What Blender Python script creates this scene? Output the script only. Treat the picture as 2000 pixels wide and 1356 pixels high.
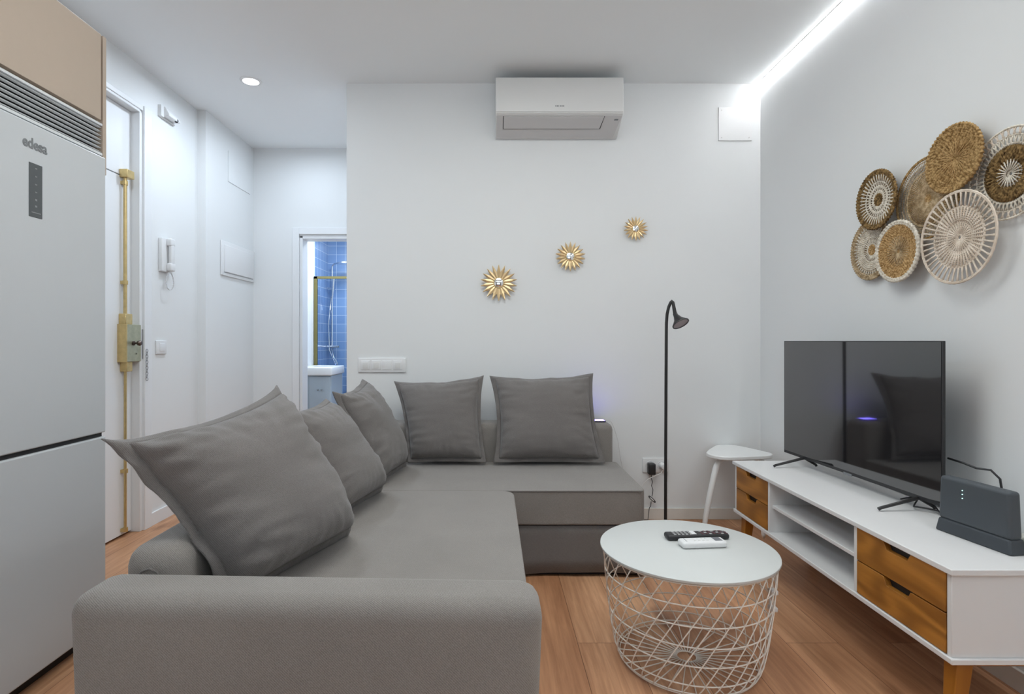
import bpy, bmesh, math, random
from mathutils import Vector, Matrix, noise
R = math.radians
PI = math.pi
scn = bpy.context.scene
for o in list(bpy.data.objects): bpy.data.objects.remove(o)
COL = scn.collection

# ---------------------------------------------------------------- camera
cd = bpy.data.cameras.new('camera'); cam = bpy.data.objects.new('camera', cd); COL.objects.link(cam)
cam.location = (0, 0, 1.1); cam.rotation_euler = (R(90), 0, 0)
cd.sensor_width = 36; cd.lens = 19.8; cd.shift_x = 0.019; cd.shift_y = -0.0055; cd.clip_start = 0.02
scn.camera = cam
# ---------------------------------------------------------------- world / light / exposure
w = bpy.data.worlds.new('world'); scn.world = w; w.use_nodes = True
bg = w.node_tree.nodes['Background']; bg.inputs[0].default_value = (0.80, 0.90, 1.0, 1); bg.inputs[1].default_value = 1.0
scn.view_settings.view_transform = 'Standard'; scn.view_settings.look = 'None'
scn.view_settings.exposure = 0.52; scn.view_settings.gamma = 1.0
scn.view_settings.use_curve_mapping = False

def area(name, loc, rot, sx, sy, power, color, spread=180):
    l = bpy.data.lights.new(name, 'AREA'); l.shape = 'RECTANGLE'; l.size = sx; l.size_y = sy
    l.energy = power; l.color = color; l.spread = R(spread)
    o = bpy.data.objects.new(name, l); COL.objects.link(o); o.location = loc; o.rotation_euler = rot
    return o
# uplight added at the rear window, tilted upwards to brighten the ceiling
area('rear_uplight_fill', (-0.15, -2.19, 1.45), (R(148), 0, 0), 2.5, 1.2, 30, (0.80, 0.92, 1.0), 115)
# hall downlight and bathroom light, plus overhead fills added without fixtures
area('living_overhead_fill', (0.0, 1.75, 2.68), (0, 0, 0), 1.3, 0.8, 17, (0.95, 1.0, 0.985))  # added overhead fill for seat, table and floor, no fixture behind it
area('hall_downlight', (-1.484, 3.458, 2.66), (0, 0, 0), 0.10, 0.10, 5.8, (0.74, 0.86, 1.0))
area('hall_rear_fill', (-1.45, 4.2, 2.66), (0, 0, 0), 0.14, 0.14, 2.3, (0.74, 0.86, 1.0))  # added fill to brighten the far hall, no fixture there
area('hall_near_fill', (-1.484, 2.45, 2.66), (0, 0, 0), 0.10, 0.10, 4.5, (0.74, 0.86, 1.0))  # extra unseen fill added for the entry side of the hall
area('bathroom_light', (-1.3, 5.5, 2.35), (0, 0, 0), 0.5, 0.5, 18, (0.78, 0.89, 1.0))
LED_STRENGTH = 52.0

# ---------------------------------------------------------------- materials
def new_mat(name):
    m = bpy.data.materials.new(name); m.use_nodes = True
    nt = m.node_tree; b = nt.nodes['Principled BSDF']
    return m, nt, b
def N(nt, t, **kw):
    n = nt.nodes.new(t)
    for k, v in kw.items():
        if k.startswith('i_'): n.inputs[k[2:].replace('_', ' ')].default_value = v
        else: setattr(n, k, v)
    return n
def srgb(r, g, b):
    f = lambda c: (c/255/12.92) if c/255 <= 0.04045 else ((c/255+0.055)/1.055)**2.4
    return (f(r), f(g), f(b), 1)
def simple(name, col, rough=0.5, metal=0.0, spec=0.5, var=0.04, nscale=12, bump=0.0, bscale=200, coat=0, sheen=0):
    """plain surface with a slight procedural variation and bump"""
    m, nt, b = new_mat(name); L = nt.links
    tc = N(nt, 'ShaderNodeTexCoord')
    no = N(nt, 'ShaderNodeTexNoise'); no.inputs['Scale'].default_value = nscale; no.inputs['Detail'].default_value = 4
    L.new(tc.outputs['Object'], no.inputs['Vector'])
    mx = N(nt, 'ShaderNodeMix', data_type='RGBA')
    mx.inputs[6].default_value = tuple(c*(1-var) for c in col[:3]) + (1,)
    mx.inputs[7].default_value = tuple(min(1, c*(1+var)) for c in col[:3]) + (1,)
    L.new(no.outputs['Fac'], mx.inputs[0]); L.new(mx.outputs[2], b.inputs['Base Color'])
    b.inputs['Roughness'].default_value = rough; b.inputs['Metallic'].default_value = metal
    b.inputs['Specular IOR Level'].default_value = spec
    b.inputs['Coat Weight'].default_value = coat
    b.inputs['Sheen Weight'].default_value = sheen
    if bump:
        n2 = N(nt, 'ShaderNodeTexNoise'); n2.inputs['Scale'].default_value = bscale; n2.inputs['Detail'].default_value = 3
        L.new(tc.outputs['Object'], n2.inputs['Vector'])
        bp = N(nt, 'ShaderNodeBump'); bp.inputs['Strength'].default_value = bump; bp.inputs['Distance'].default_value = 0.002
        L.new(n2.outputs['Fac'], bp.inputs['Height']); L.new(bp.outputs[0], b.inputs['Normal'])
    return m
def emis(name, col, strength):
    m, nt, b = new_mat(name)
    b.inputs['Base Color'].default_value = (0.8, 0.8, 0.8, 1)
    b.inputs['Emission Color'].default_value = col; b.inputs['Emission Strength'].default_value = strength
    return m
def fabric(name, c1, c2, scale=1.0):
    m, nt, b = new_mat(name); L = nt.links
    tc = N(nt, 'ShaderNodeTexCoord')
    n1 = N(nt, 'ShaderNodeTexNoise'); n1.inputs['Scale'].default_value = 5; n1.inputs['Detail'].default_value = 5
    n2 = N(nt, 'ShaderNodeTexNoise'); n2.inputs['Scale'].default_value = 420*scale; n2.inputs['Detail'].default_value = 2
    wv = N(nt, 'ShaderNodeTexWave'); wv.bands_direction = 'DIAGONAL'; wv.inputs['Scale'].default_value = 105*scale
    wv.inputs['Distortion'].default_value = 2.5; wv.inputs['Detail'].default_value = 2; wv.inputs['Detail Scale'].default_value = 3
    for n in (n1, n2, wv): L.new(tc.outputs['Object'], n.inputs['Vector'])
    a = N(nt, 'ShaderNodeMath', operation='MULTIPLY_ADD'); a.inputs[1].default_value = 0.70; L.new(n2.outputs['Fac'], a.inputs[0])
    bmul = N(nt, 'ShaderNodeMath', operation='MULTIPLY'); bmul.inputs[1].default_value = 0.36; L.new(wv.outputs['Fac'], bmul.inputs[0])
    L.new(bmul.outputs[0], a.inputs[2])
    c = N(nt, 'ShaderNodeMath', operation='MULTIPLY_ADD'); c.inputs[1].default_value = 0.30; L.new(n1.outputs['Fac'], c.inputs[0]); L.new(a.outputs[0], c.inputs[2])
    mx = N(nt, 'ShaderNodeMix', data_type='RGBA'); mx.inputs[6].default_value = c1; mx.inputs[7].default_value = c2
    L.new(c.outputs[0], mx.inputs[0]); L.new(mx.outputs[2], b.inputs['Base Color'])
    bp = N(nt, 'ShaderNodeBump'); bp.inputs['Strength'].default_value = 0.6; bp.inputs['Distance'].default_value = 0.002
    L.new(a.outputs[0], bp.inputs['Height']); L.new(bp.outputs[0], b.inputs['Normal'])
    b.inputs['Roughness'].default_value = 0.95; b.inputs['Specular IOR Level'].default_value = 0.15
    b.inputs['Sheen Weight'].default_value = 0.25; b.inputs['Sheen Roughness'].default_value = 0.5
    return m
def wood(name, c1, c2, c3, grain=(2.0, 30.0, 30.0), rough=0.4, wav=6.0, band=9.0):
    """grain stretched along the first axis of the mapping"""
    m, nt, b = new_mat(name); L = nt.links
    tc = N(nt, 'ShaderNodeTexCoord'); mp = N(nt, 'ShaderNodeMapping'); mp.inputs['Scale'].default_value = grain
    L.new(tc.outputs['Object'], mp.inputs[0])
    n1 = N(nt, 'ShaderNodeTexNoise'); n1.inputs['Scale'].default_value = 2.2; n1.inputs['Detail'].default_value = 6; L.new(mp.outputs[0], n1.inputs['Vector'])
    mp2 = N(nt, 'ShaderNodeMapping'); mp2.inputs['Scale'].default_value = tuple(g**0.5 for g in grain); L.new(tc.outputs['Object'], mp2.inputs[0])
    n0 = N(nt, 'ShaderNodeTexNoise'); n0.inputs['Scale'].default_value = 1.6; n0.inputs['Detail'].default_value = 1; L.new(mp2.outputs[0], n0.inputs['Vector'])
    ml = N(nt, 'ShaderNodeMath', operation='MULTIPLY'); ml.inputs[1].default_value = band*6; L.new(n0.outputs['Fac'], ml.inputs[0])
    sn = N(nt, 'ShaderNodeMath', operation='SINE'); L.new(ml.outputs[0], sn.inputs[0])
    ad = N(nt, 'ShaderNodeMath', operation='MULTIPLY_ADD'); ad.inputs[1].default_value = 0.38; ad.inputs[2].default_value = 0.5; L.new(sn.outputs[0], ad.inputs[0])
    mx = N(nt, 'ShaderNodeMix', data_type='RGBA'); mx.inputs[6].default_value = c1; mx.inputs[7].default_value = c2; L.new(n1.outputs['Fac'], mx.inputs[0])
    m2 = N(nt, 'ShaderNodeMix', data_type='RGBA'); m2.inputs[7].default_value = c3
    m3 = N(nt, 'ShaderNodeMath', operation='MULTIPLY'); m3.inputs[1].default_value = 0.70; L.new(ad.outputs[0], m3.inputs[0])
    L.new(mx.outputs[2], m2.inputs[6]); L.new(m3.outputs[0], m2.inputs[0]); L.new(m2.outputs[2], b.inputs['Base Color'])
    b.inputs['Roughness'].default_value = rough
    return m
def floor_mat():
    m, nt, b = new_mat('oak_laminate'); L = nt.links
    tc = N(nt, 'ShaderNodeTexCoord')
    mp = N(nt, 'ShaderNodeMapping'); mp.inputs['Rotation'].default_value = (0, 0, R(90)); mp.inputs['Location'].default_value = (0.3, 0.07, 0)
    L.new(tc.outputs['Object'], mp.inputs[0])
    br = N(nt, 'ShaderNodeTexBrick'); br.offset = 0.37
    br.inputs['Scale'].default_value = 1; br.inputs['Brick Width'].default_value = 1.28; br.inputs['Row Height'].default_value = 0.19
    br.inputs['Mortar Size'].default_value = 0.0011; br.inputs['Mortar Smooth'].default_value = 0.2
    br.inputs['Color1'].default_value = srgb(214, 170, 134); br.inputs['Color2'].default_value = srgb(188, 139, 103)
    br.inputs['Mortar'].default_value = srgb(120, 84, 60)
    L.new(mp.outputs[0], br.inputs['Vector'])
    # grain, offset plank by plank through the brick colour
    mg = N(nt, 'ShaderNodeMapping'); mg.inputs['Scale'].default_value = (26, 1.3, 1); L.new(tc.outputs['Object'], mg.inputs[0])
    va = N(nt, 'ShaderNodeVectorMath', operation='MULTIPLY_ADD'); va.inputs[1].default_value = (37, 61, 13)
    L.new(br.outputs['Color'], va.inputs[0]); L.new(mg.outputs[0], va.inputs[2])
    n1 = N(nt, 'ShaderNodeTexNoise'); n1.inputs['Scale'].default_value = 2.2; n1.inputs['Detail'].default_value = 7; n1.inputs['Roughness'].default_value = 0.62
    n1.inputs['Distortion'].default_value = 0.4; L.new(va.outputs[0], n1.inputs['Vector'])
    rp = N(nt, 'ShaderNodeValToRGB'); rp.color_ramp.elements[0].position = 0.33; rp.color_ramp.elements[0].color = (0.76, 0.69, 0.64, 1)
    rp.color_ramp.elements[1].position = 0.66; rp.color_ramp.elements[1].color = (1.08, 1.07, 1.06, 1)
    L.new(n1.outputs['Fac'], rp.inputs[0])
    mu = N(nt, 'ShaderNodeMix', data_type='RGBA', blend_type='MULTIPLY'); mu.inputs[0].default_value = 1
    L.new(br.outputs['Color'], mu.inputs[6]); L.new(rp.outputs[0], mu.inputs[7])
    mg2 = N(nt, 'ShaderNodeMapping'); mg2.inputs['Scale'].default_value = (5, 0.8, 1); L.new(tc.outputs['Object'], mg2.inputs[0])
    n3 = N(nt, 'ShaderNodeTexNoise'); n3.inputs['Scale'].default_value = 1.6; n3.inputs['Detail'].default_value = 3; L.new(mg2.outputs[0], n3.inputs['Vector'])
    r3 = N(nt, 'ShaderNodeValToRGB'); r3.color_ramp.elements[0].position = 0.35; r3.color_ramp.elements[0].color = (0.80, 0.74, 0.70, 1)
    r3.color_ramp.elements[1].position = 0.62; r3.color_ramp.elements[1].color = (1.05, 1.04, 1.03, 1); L.new(n3.outputs['Fac'], r3.inputs[0])
    mu2 = N(nt, 'ShaderNodeMix', data_type='RGBA', blend_type='MULTIPLY'); mu2.inputs[0].default_value = 1
    L.new(mu.outputs[2], mu2.inputs[6]); L.new(r3.outputs[0], mu2.inputs[7])
    # knots
    mk = N(nt, 'ShaderNodeMapping'); mk.inputs['Scale'].default_value = (6.5, 2.4, 1); L.new(tc.outputs['Object'], mk.inputs[0])
    n4 = N(nt, 'ShaderNodeTexNoise'); n4.inputs['Scale'].default_value = 3; L.new(mk.outputs[0], n4.inputs['Vector'])
    vm = N(nt, 'ShaderNodeVectorMath', operation='MULTIPLY_ADD'); vm.inputs[1].default_value = (0.35, 0.35, 0.35)
    L.new(n4.outputs['Color'], vm.inputs[0]); L.new(mk.outputs[0], vm.inputs[2])
    vo = N(nt, 'ShaderNodeTexVoronoi'); vo.inputs['Scale'].default_value = 0.95; L.new(vm.outputs[0], vo.inputs['Vector'])
    rk = N(nt, 'ShaderNodeValToRGB'); rk.color_ramp.elements[0].position = 0.05; rk.color_ramp.elements[0].color = (1, 1, 1, 1)
    rk.color_ramp.elements[1].position = 0.24; rk.color_ramp.elements[1].color = (0, 0, 0, 1); L.new(vo.outputs['Distance'], rk.inputs[0])
    mk2 = N(nt, 'ShaderNodeMath', operation='MULTIPLY'); mk2.inputs[1].default_value = 0.7; L.new(rk.outputs[0], mk2.inputs[0])
    mz = N(nt, 'ShaderNodeMix', data_type='RGBA'); mz.inputs[7].default_value = srgb(112, 70, 44)
    L.new(mk2.outputs[0], mz.inputs[0]); L.new(mu2.outputs[2], mz.inputs[6]); L.new(mz.outputs[2], b.inputs['Base Color'])
    b.inputs['Roughness'].default_value = 0.42; b.inputs['Specular IOR Level'].default_value = 0.35
    bp = N(nt, 'ShaderNodeBump'); bp.inputs['Strength'].default_value = 0.15; bp.inputs['Distance'].default_value = 0.001
    L.new(n1.outputs['Fac'], bp.inputs['Height']); L.new(bp.outputs[0], b.inputs['Normal'])
    return m
def tile_mat(name, axis):
    m, nt, b = new_mat(name); L = nt.links
    tc = N(nt, 'ShaderNodeTexCoord'); mp = N(nt, 'ShaderNodeMapping')
    mp.inputs['Rotation'].default_value = (R(90), 0, 0) if axis == 'x' else (R(90), 0, R(90))
    sx = N(nt, 'ShaderNodeSeparateXYZ'); cx = N(nt, 'ShaderNodeCombineXYZ')
    L.new(tc.outputs['Object'], sx.inputs[0]); L.new(sx.outputs['X' if axis == 'x' else 'Y'], cx.inputs[0]); L.new(sx.outputs['Z'], cx.inputs[1])
    br = N(nt, 'ShaderNodeTexBrick'); br.offset = 0; br.inputs['Scale'].default_value = 1
    br.inputs['Brick Width'].default_value = 0.10; br.inputs['Row Height'].default_value = 0.10; br.inputs['Mortar Size'].default_value = 0.0022
    br.inputs['Color1'].default_value = srgb(122, 152, 196); br.inputs['Color2'].default_value = srgb(134, 164, 206); br.inputs['Mortar'].default_value = srgb(200, 214, 232)
    L.new(cx.outputs[0], br.inputs['Vector']); L.new(br.outputs['Color'], b.inputs['Base Color'])
    b.inputs['Roughness'].default_value = 0.15
    return m
def straw(name, c1, c2, scale=90):
    m, nt, b = new_mat(name); L = nt.links
    tc = N(nt, 'ShaderNodeTexCoord')
    n = N(nt, 'ShaderNodeTexNoise'); n.inputs['Scale'].default_value = scale; n.inputs['Detail'].default_value = 3; L.new(tc.outputs['Object'], n.inputs['Vector'])
    r = N(nt, 'ShaderNodeValToRGB'); r.color_ramp.elements[0].position = 0.38; r.color_ramp.elements[0].color = c1
    r.color_ramp.elements[1].position = 0.62; r.color_ramp.elements[1].color = c2
    L.new(n.outputs['Fac'], r.inputs[0]); L.new(r.outputs[0], b.inputs['Base Color'])
    b.inputs['Roughness'].default_value = 0.85; b.inputs['Specular IOR Level'].default_value = 0.2
    bp = N(nt, 'ShaderNodeBump'); bp.inputs['Strength'].default_value = 0.5; bp.inputs['Distance'].default_value = 0.002
    L.new(n.outputs['Fac'], bp.inputs['Height']); L.new(bp.outputs[0], b.inputs['Normal'])
    return m
M = dict(
    wall=simple('wall_paint', (0.79, 0.80, 0.80, 1), 0.9, spec=0.2, var=0.012, nscale=3, bump=0.06, bscale=60),
    ceil=simple('ceiling_paint', (0.88, 0.90, 0.905, 1), 0.95, spec=0.1, var=0.01, nscale=3),
    rear=simple('rear_wall_darkened', (0.13, 0.115, 0.105, 1), 0.9),  # unseen wall coloured dark to cut bounce light onto front faces
    gloss=simple('white_lacquer', (0.80, 0.81, 0.82, 1), 0.35, var=0.01, nscale=3),
    base=simple('skirting_shaded_white', (0.72, 0.69, 0.64, 1), 0.5, var=0.02),  # white skirting with its shade mixed into the base colour
    floor=floor_mat(),
    plastic=simple('white_plastic', (0.78, 0.78, 0.78, 1), 0.35, var=0.01),
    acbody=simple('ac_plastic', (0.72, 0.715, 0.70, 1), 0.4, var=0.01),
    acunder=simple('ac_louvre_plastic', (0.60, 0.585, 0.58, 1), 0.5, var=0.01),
    dark=simple('dark_gap', (0.02, 0.02, 0.022, 1), 0.6),
    black=simple('black_metal', (0.018, 0.017, 0.017, 1), 0.38, var=0.1),
    blackp=simple('black_plastic', (0.02, 0.02, 0.022, 1), 0.45),
    lens=simple('lamp_lens', (0.42, 0.37, 0.38, 1), 0.5),
    fridge=simple('fridge_enamel', (0.56, 0.585, 0.605, 1), 0.42, var=0.015, nscale=4, bump=0.03, bscale=300),
    beige=simple('beige_laminate', (0.46, 0.375, 0.30, 1), 0.5, var=0.02, nscale=30),
    grille=simple('grille_metal', (0.68, 0.70, 0.71, 1), 0.4),
    logo=simple('grey_logo', (0.20, 0.21, 0.22, 1), 0.4),
    display=simple('display_panel', (0.085, 0.095, 0.10, 1), 0.25),
    displaymark=simple('display_print', (0.22, 0.23, 0.235, 1), 0.4),
    sofa=fabric('sofa_fabric', (0.110, 0.097, 0.088, 1), (0.31, 0.285, 0.262, 1)),
    cushion=fabric('cushion_fabric', (0.082, 0.073, 0.068, 1), (0.215, 0.198, 0.188, 1)),
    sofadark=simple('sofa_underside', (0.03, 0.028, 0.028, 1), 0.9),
    gold=simple('gold_leaf_metal', (0.80, 0.60, 0.34, 1), 0.36, metal=0.8, var=0.08, nscale=25),
    mirror=simple('mirror_glass', (0.9, 0.9, 0.9, 1), 0.04, metal=1, var=0.0),
    brass=simple('aged_brass', (0.62, 0.47, 0.22, 1), 0.35, metal=0.75, var=0.25, nscale=40),
    brassgreen=simple('tarnished_lock_plate', (0.42, 0.42, 0.30, 1), 0.4, metal=0.55, var=0.3, nscale=30),
    steel=simple('steel', (0.35, 0.35, 0.36, 1), 0.3, metal=0.9, var=0.1),
    bronze=simple('bronze_knob', (0.10, 0.075, 0.065, 1), 0.3, metal=0.7, var=0.3, nscale=50),
    chrome=simple('chrome', (0.75, 0.75, 0.76, 1), 0.15, metal=1),
    screenframe=simple('olive_gold_frame', (0.20, 0.17, 0.06, 1), 0.4, metal=0.3),
    tablewhite=simple('white_steel_tray', (0.62, 0.635, 0.62, 1), 0.45, var=0.008),
    wire=simple('cream_wire', (0.90, 0.84, 0.76, 1), 0.45, var=0.02),
    consolewhite=simple('console_white', (0.74, 0.735, 0.73, 1), 0.45, var=0.012, nscale=6),
    drawer=wood('honey_pine', srgb(205, 142, 62), srgb(150, 92, 24), srgb(112, 66, 16), (22, 1.6, 20), 0.42, band=7.0),
    legwood=wood('honey_leg_wood', srgb(176, 116, 36), srgb(150, 92, 20), srgb(130, 76, 16), (30, 30, 2.0), 0.4, band=2.0),
    notch=simple('drawer_notch_black', (0.012, 0.012, 0.013, 1), 0.5),
    screen=simple('tv_screen', (0.010, 0.010, 0.012, 1), 0.06, spec=1.0, var=0.0, coat=1.0),
    router=simple('router_slate', (0.060, 0.070, 0.080, 1), 0.55, var=0.06),
    routerbase=simple('router_base_slate', (0.045, 0.053, 0.062, 1), 0.5, var=0.05),
    cream=simple('cream_plastic', (0.68, 0.67, 0.60, 1), 0.4),
    led=emis('router_led_dots', (0.4, 0.9, 0.8, 1), 1.2),
    phone=emis('phone_screen', (0.16, 0.12, 0.95, 1), 7.0),
    stool=simple('stool_white', (0.84, 0.84, 0.83, 1), 0.4, var=0.01),
    strip=emis('led_strip_glow', (0.97, 0.985, 1.0, 1), LED_STRENGTH),
    stripframe=simple('aluminium_profile', (0.55, 0.55, 0.56, 1), 0.4, metal=0.4),
    spot=emis('downlight_glow', (0.92, 0.96, 1.0, 1), 12),
    tilex=tile_mat('blue_tile_frontal', 'x'), tiley=tile_mat('blue_tile_side', 'y'),
    vanity=simple('vanity_grey_blue', (0.42, 0.50, 0.57, 1), 0.4), ceramic=simple('white_ceramic', (0.85, 0.87, 0.88, 1), 0.15),
    seagrass=straw('seagrass_brown', srgb(128, 98, 58), srgb(188, 156, 108)),
    seagrassdark=straw('seagrass_dark', srgb(84, 64, 38), srgb(150, 122, 80)),
    jute=straw('jute_gold', srgb(150, 116, 72), srgb(200, 166, 118), 120),
    tan=straw('tan_rattan', srgb(150, 128, 96), srgb(200, 178, 146), 70),
    white=straw('white_cotton_cord', srgb(200, 190, 174), srgb(232, 224, 210), 60),
    rattan=straw('pale_rattan', srgb(206, 190, 172), srgb(232, 218, 202), 30),
    remoteink=simple('remote_button_print', (0.42, 0.42, 0.42, 1), 0.5),
    remotered=simple('remote_button_dark_red', (0.10, 0.03, 0.04, 1), 0.5),
    lcd=simple('remote_lcd', (0.14, 0.14, 0.16, 1), 0.3),
)
def glass():
    m, nt, b = new_mat('shower_glass')
    b.inputs['Base Color'].default_value = (0.93, 0.97, 1, 1); b.inputs['Roughness'].default_value = 0.0
    b.inputs['Transmission Weight'].default_value = 1; b.inputs['IOR'].default_value = 1.05
    return m
M['glass'] = glass()

# ---------------------------------------------------------------- builders
def tag(o, label=None, cat=None, group=None, kind=None):
    if label: o['label'] = label
    if cat: o['category'] = cat
    if group: o['group'] = group
    if kind: o['kind'] = kind
    return o
def thing(name, label, cat, loc, group=None):
    o = bpy.data.objects.new(name, None); COL.objects.link(o); o.location = loc; o.empty_display_size = 0.05
    return tag(o, label, cat, group)
def wloc(o):
    v = Vector((0, 0, 0))
    while o is not None: v += o.location; o = o.parent
    return v
def frame_of(d):
    d = Vector(d).normalized()
    a = Vector((0, 0, 1)) if abs(d.z) < 0.9 else Vector((1, 0, 0))
    u = d.cross(a).normalized(); v = d.cross(u).normalized()
    return u, v
class MB:
    def __init__(s): s.bm = bmesh.new()
    def box(s, x0, x1, y0, y1, z0, z1):
        v = [s.bm.verts.new(p) for p in ((x0,y0,z0),(x1,y0,z0),(x1,y1,z0),(x0,y1,z0),(x0,y0,z1),(x1,y0,z1),(x1,y1,z1),(x0,y1,z1))]
        for f in ((0,3,2,1),(4,5,6,7),(0,1,5,4),(1,2,6,5),(2,3,7,6),(3,0,4,7)): s.bm.faces.new([v[i] for i in f])
        return s
    def rbox(s, x0, x1, y0, y1, z0, z1, b, seg=3):
        t = bmesh.new(); q = MB.__new__(MB); q.bm = t; q.box(x0, x1, y0, y1, z0, z1)
        bmesh.ops.bevel(t, geom=list(t.edges), offset=b, segments=seg, profile=0.5, affect='EDGES')
        me = bpy.data.meshes.new('tmp'); t.to_mesh(me); t.free(); s.bm.from_mesh(me); bpy.data.meshes.remove(me); return s
    def tube(s, pts, r, n=8, closed=False, cap=True):
        pts = [Vector(p) for p in pts]; k = len(pts); rs = r if isinstance(r, (list, tuple)) else [r]*k
        rings = []; pu = None
        for i in range(k):
            if closed: d = pts[(i+1) % k]-pts[i-1]
            else: d = pts[min(i+1, k-1)]-pts[max(i-1, 0)]
            d.normalize()
            if pu is None: u, v = frame_of(d)
            else:
                u = (pu - d*pu.dot(d)).normalized(); v = d.cross(u).normalized()
            pu = u
            rings.append([s.bm.verts.new(pts[i]+(u*math.cos(2*PI*j/n)+v*math.sin(2*PI*j/n))*rs[i]) for j in range(n)])
        rng = range(k) if closed else range(k-1)
        for i in rng:
            a = rings[i]; b = rings[(i+1) % k]
            off = 0
            if closed and i == k-1:
                off = min(range(n), key=lambda o: sum((a[j].co-b[(j+o) % n].co).length for j in range(0, n, 2)))
            for j in range(n):
                s.bm.faces.new((a[j], a[(j+1) % n], b[(j+1+off) % n], b[(j+off) % n]))
        if cap and not closed:
            s.bm.faces.new(rings[0][::-1]); s.bm.faces.new(rings[-1])
        return s
    def cyl(s, p0, p1, r0, r1=None, n=24): return s.tube([p0, p1], [r0, r0 if r1 is None else r1], n)
    def ring(s, c, e1, e2, nrm, Rr, r, n=96, m=6, lobes=0, amp=0, h=0, phase=0, hw=0):
        c = Vector(c); pts = []; rs = []
        for i in range(n):
            a = 2*PI*i/n
            dr = e1*math.cos(a)+e2*math.sin(a)
            pts.append(c+dr*Rr+nrm*(h+hw*math.sin(lobes*a+phase)))
            rs.append(r*(1+amp*math.sin(lobes*a+phase)))
        return s.tube(pts, rs, m, closed=True)
    def lathe(s, prof, c, axis=(0, 0, 1), n=40):
        c = Vector(c); ax = Vector(axis).normalized(); u, v = frame_of(ax); rings = []
        for (r, h) in prof:
            if r < 1e-6: rings.append([s.bm.verts.new(c+ax*h)])
            else: rings.append([s.bm.verts.new(c+ax*h+(u*math.cos(2*PI*j/n)+v*math.sin(2*PI*j/n))*r) for j in range(n)])
        for a, b in zip(rings, rings[1:]):
            for j in range(n):
                q = [a[j % len(a)], a[(j+1) % len(a)], b[(j+1) % len(b)], b[j % len(b)]]
                q = list(dict.fromkeys(q))
                if len(q) > 2: s.bm.faces.new(q)
        return s
    def prism(s, poly, axis, a, b):
        """poly in the two other axes (in cyclic xyz order without the axis), extruded along axis"""
        def P(p, t):
            return {'x': (t, p[0], p[1]), 'y': (p[0], t, p[1]), 'z': (p[0], p[1], t)}[axis]
        A = [s.bm.verts.new(P(p, a)) for p in poly]; B = [s.bm.verts.new(P(p, b)) for p in poly]; n = len(poly)
        s.bm.faces.new(A); s.bm.faces.new(B[::-1])
        for i in range(n): s.bm.faces.new((A[i], B[i], B[(i+1) % n], A[(i+1) % n]))
        return s
    def build(s, name, m, parent=None, smooth=False, bevel=0, seg=2, sub=0, loc=None, ang=40):
        bmesh.ops.recalc_face_normals(s.bm, faces=list(s.bm.faces))
        org = wloc(parent) if parent is not None else (Vector(loc) if loc is not None else Vector((0, 0, 0)))
        bmesh.ops.translate(s.bm, verts=list(s.bm.verts), vec=-org)
        me = bpy.data.meshes.new(name); s.bm.to_mesh(me); s.bm.free()
        me.materials.append(M[m] if isinstance(m, str) else m)
        o = bpy.data.objects.new(name, me); COL.objects.link(o)
        if parent is not None: o.parent = parent
        else: o.location = org
        if smooth:
            for p in me.polygons: p.use_smooth = True
            if smooth != 'all': me.set_sharp_from_angle(angle=R(ang))
        if bevel:
            b = o.modifiers.new('bevel', 'BEVEL'); b.width = bevel; b.segments = seg; b.limit_method = 'ANGLE'; b.harden_normals = False
            for p in me.polygons: p.use_smooth = True
            me.set_sharp_from_angle(angle=R(50)) if not smooth else None
        if sub:
            q = o.modifiers.new('sub', 'SUBSURF'); q.levels = sub; q.render_levels = sub
        return o
def struct(mb, name, m, **kw):
    o = mb.build(name, m, **kw); o['kind'] = 'structure'; return o
def text(name, body, size, loc, rot, m, parent, ext=0.0006, bold=0.0, sx=1.0, align='CENTER'):
    cu = bpy.data.curves.new(name, 'FONT'); cu.body = body; cu.size = size; cu.extrude = ext; cu.offset = bold
    cu.align_x = align; cu.align_y = 'CENTER'
    t = bpy.data.objects.new('tmp_text', cu); COL.objects.link(t)
    dg = bpy.context.evaluated_depsgraph_get(); dg.update()
    me = bpy.data.meshes.new_from_object(t.evaluated_get(dg)); bpy.data.objects.remove(t)
    me.name = name
    from mathutils import Euler
    mat = Matrix.Translation(Vector(loc)-wloc(parent)) @ Euler(rot).to_matrix().to_4x4() @ Matrix.Diagonal((sx, 1, 1, 1))
    me.transform(mat); me.materials.clear(); me.materials.append(M[m])
    o = bpy.data.objects.new(name, me); COL.objects.link(o); o.parent = parent
    return o

H = 2.70        # ceiling height
XR = 1.66       # right wall
YB = 3.49       # back wall
# ================================================================= SETTING
struct(MB().box(-2.3, 2.0, -2.5, 6.8, -0.1, 0), 'floor', 'floor')
struct(MB().box(-2.3, XR-0.016, -2.5, YB+0.06, H, H+0.12).box(-2.3, -0.7, YB+0.06, 4.86, H, H+0.12), 'ceiling', 'ceil')
struct(MB().box(-0.904, XR, YB, 4.80, 0, H+0.15), 'wall_back', 'wall')
struct(MB().box(XR, XR+0.15, -2.5, 4.8, 0, H+0.15), 'wall_right', 'wall')
struct(MB().box(-2.24, -2.04, -2.5, 2.36, 0, H+0.05).box(-2.24, -2.04, 2.36, 3.255, 2.43, H+0.05).box(-2.24, -2.04, 3.255, 3.894, 0, H+0.05), 'wall_left', 'wall')
struct(MB().box(-2.24, -1.983, 3.894, 4.80, 0, H+0.05), 'wall_hall_left', 'wall')
struct(MB().box(-1.983, -1.60, 4.668, 4.80, 0, H+0.05).box(-1.60, -0.93, 4.668, 4.80, 1.975, H+0.05).box(-0.93, -0.904, 4.668, 4.80, 0, H+0.05), 'wall_hall_back', 'wall')
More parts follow.
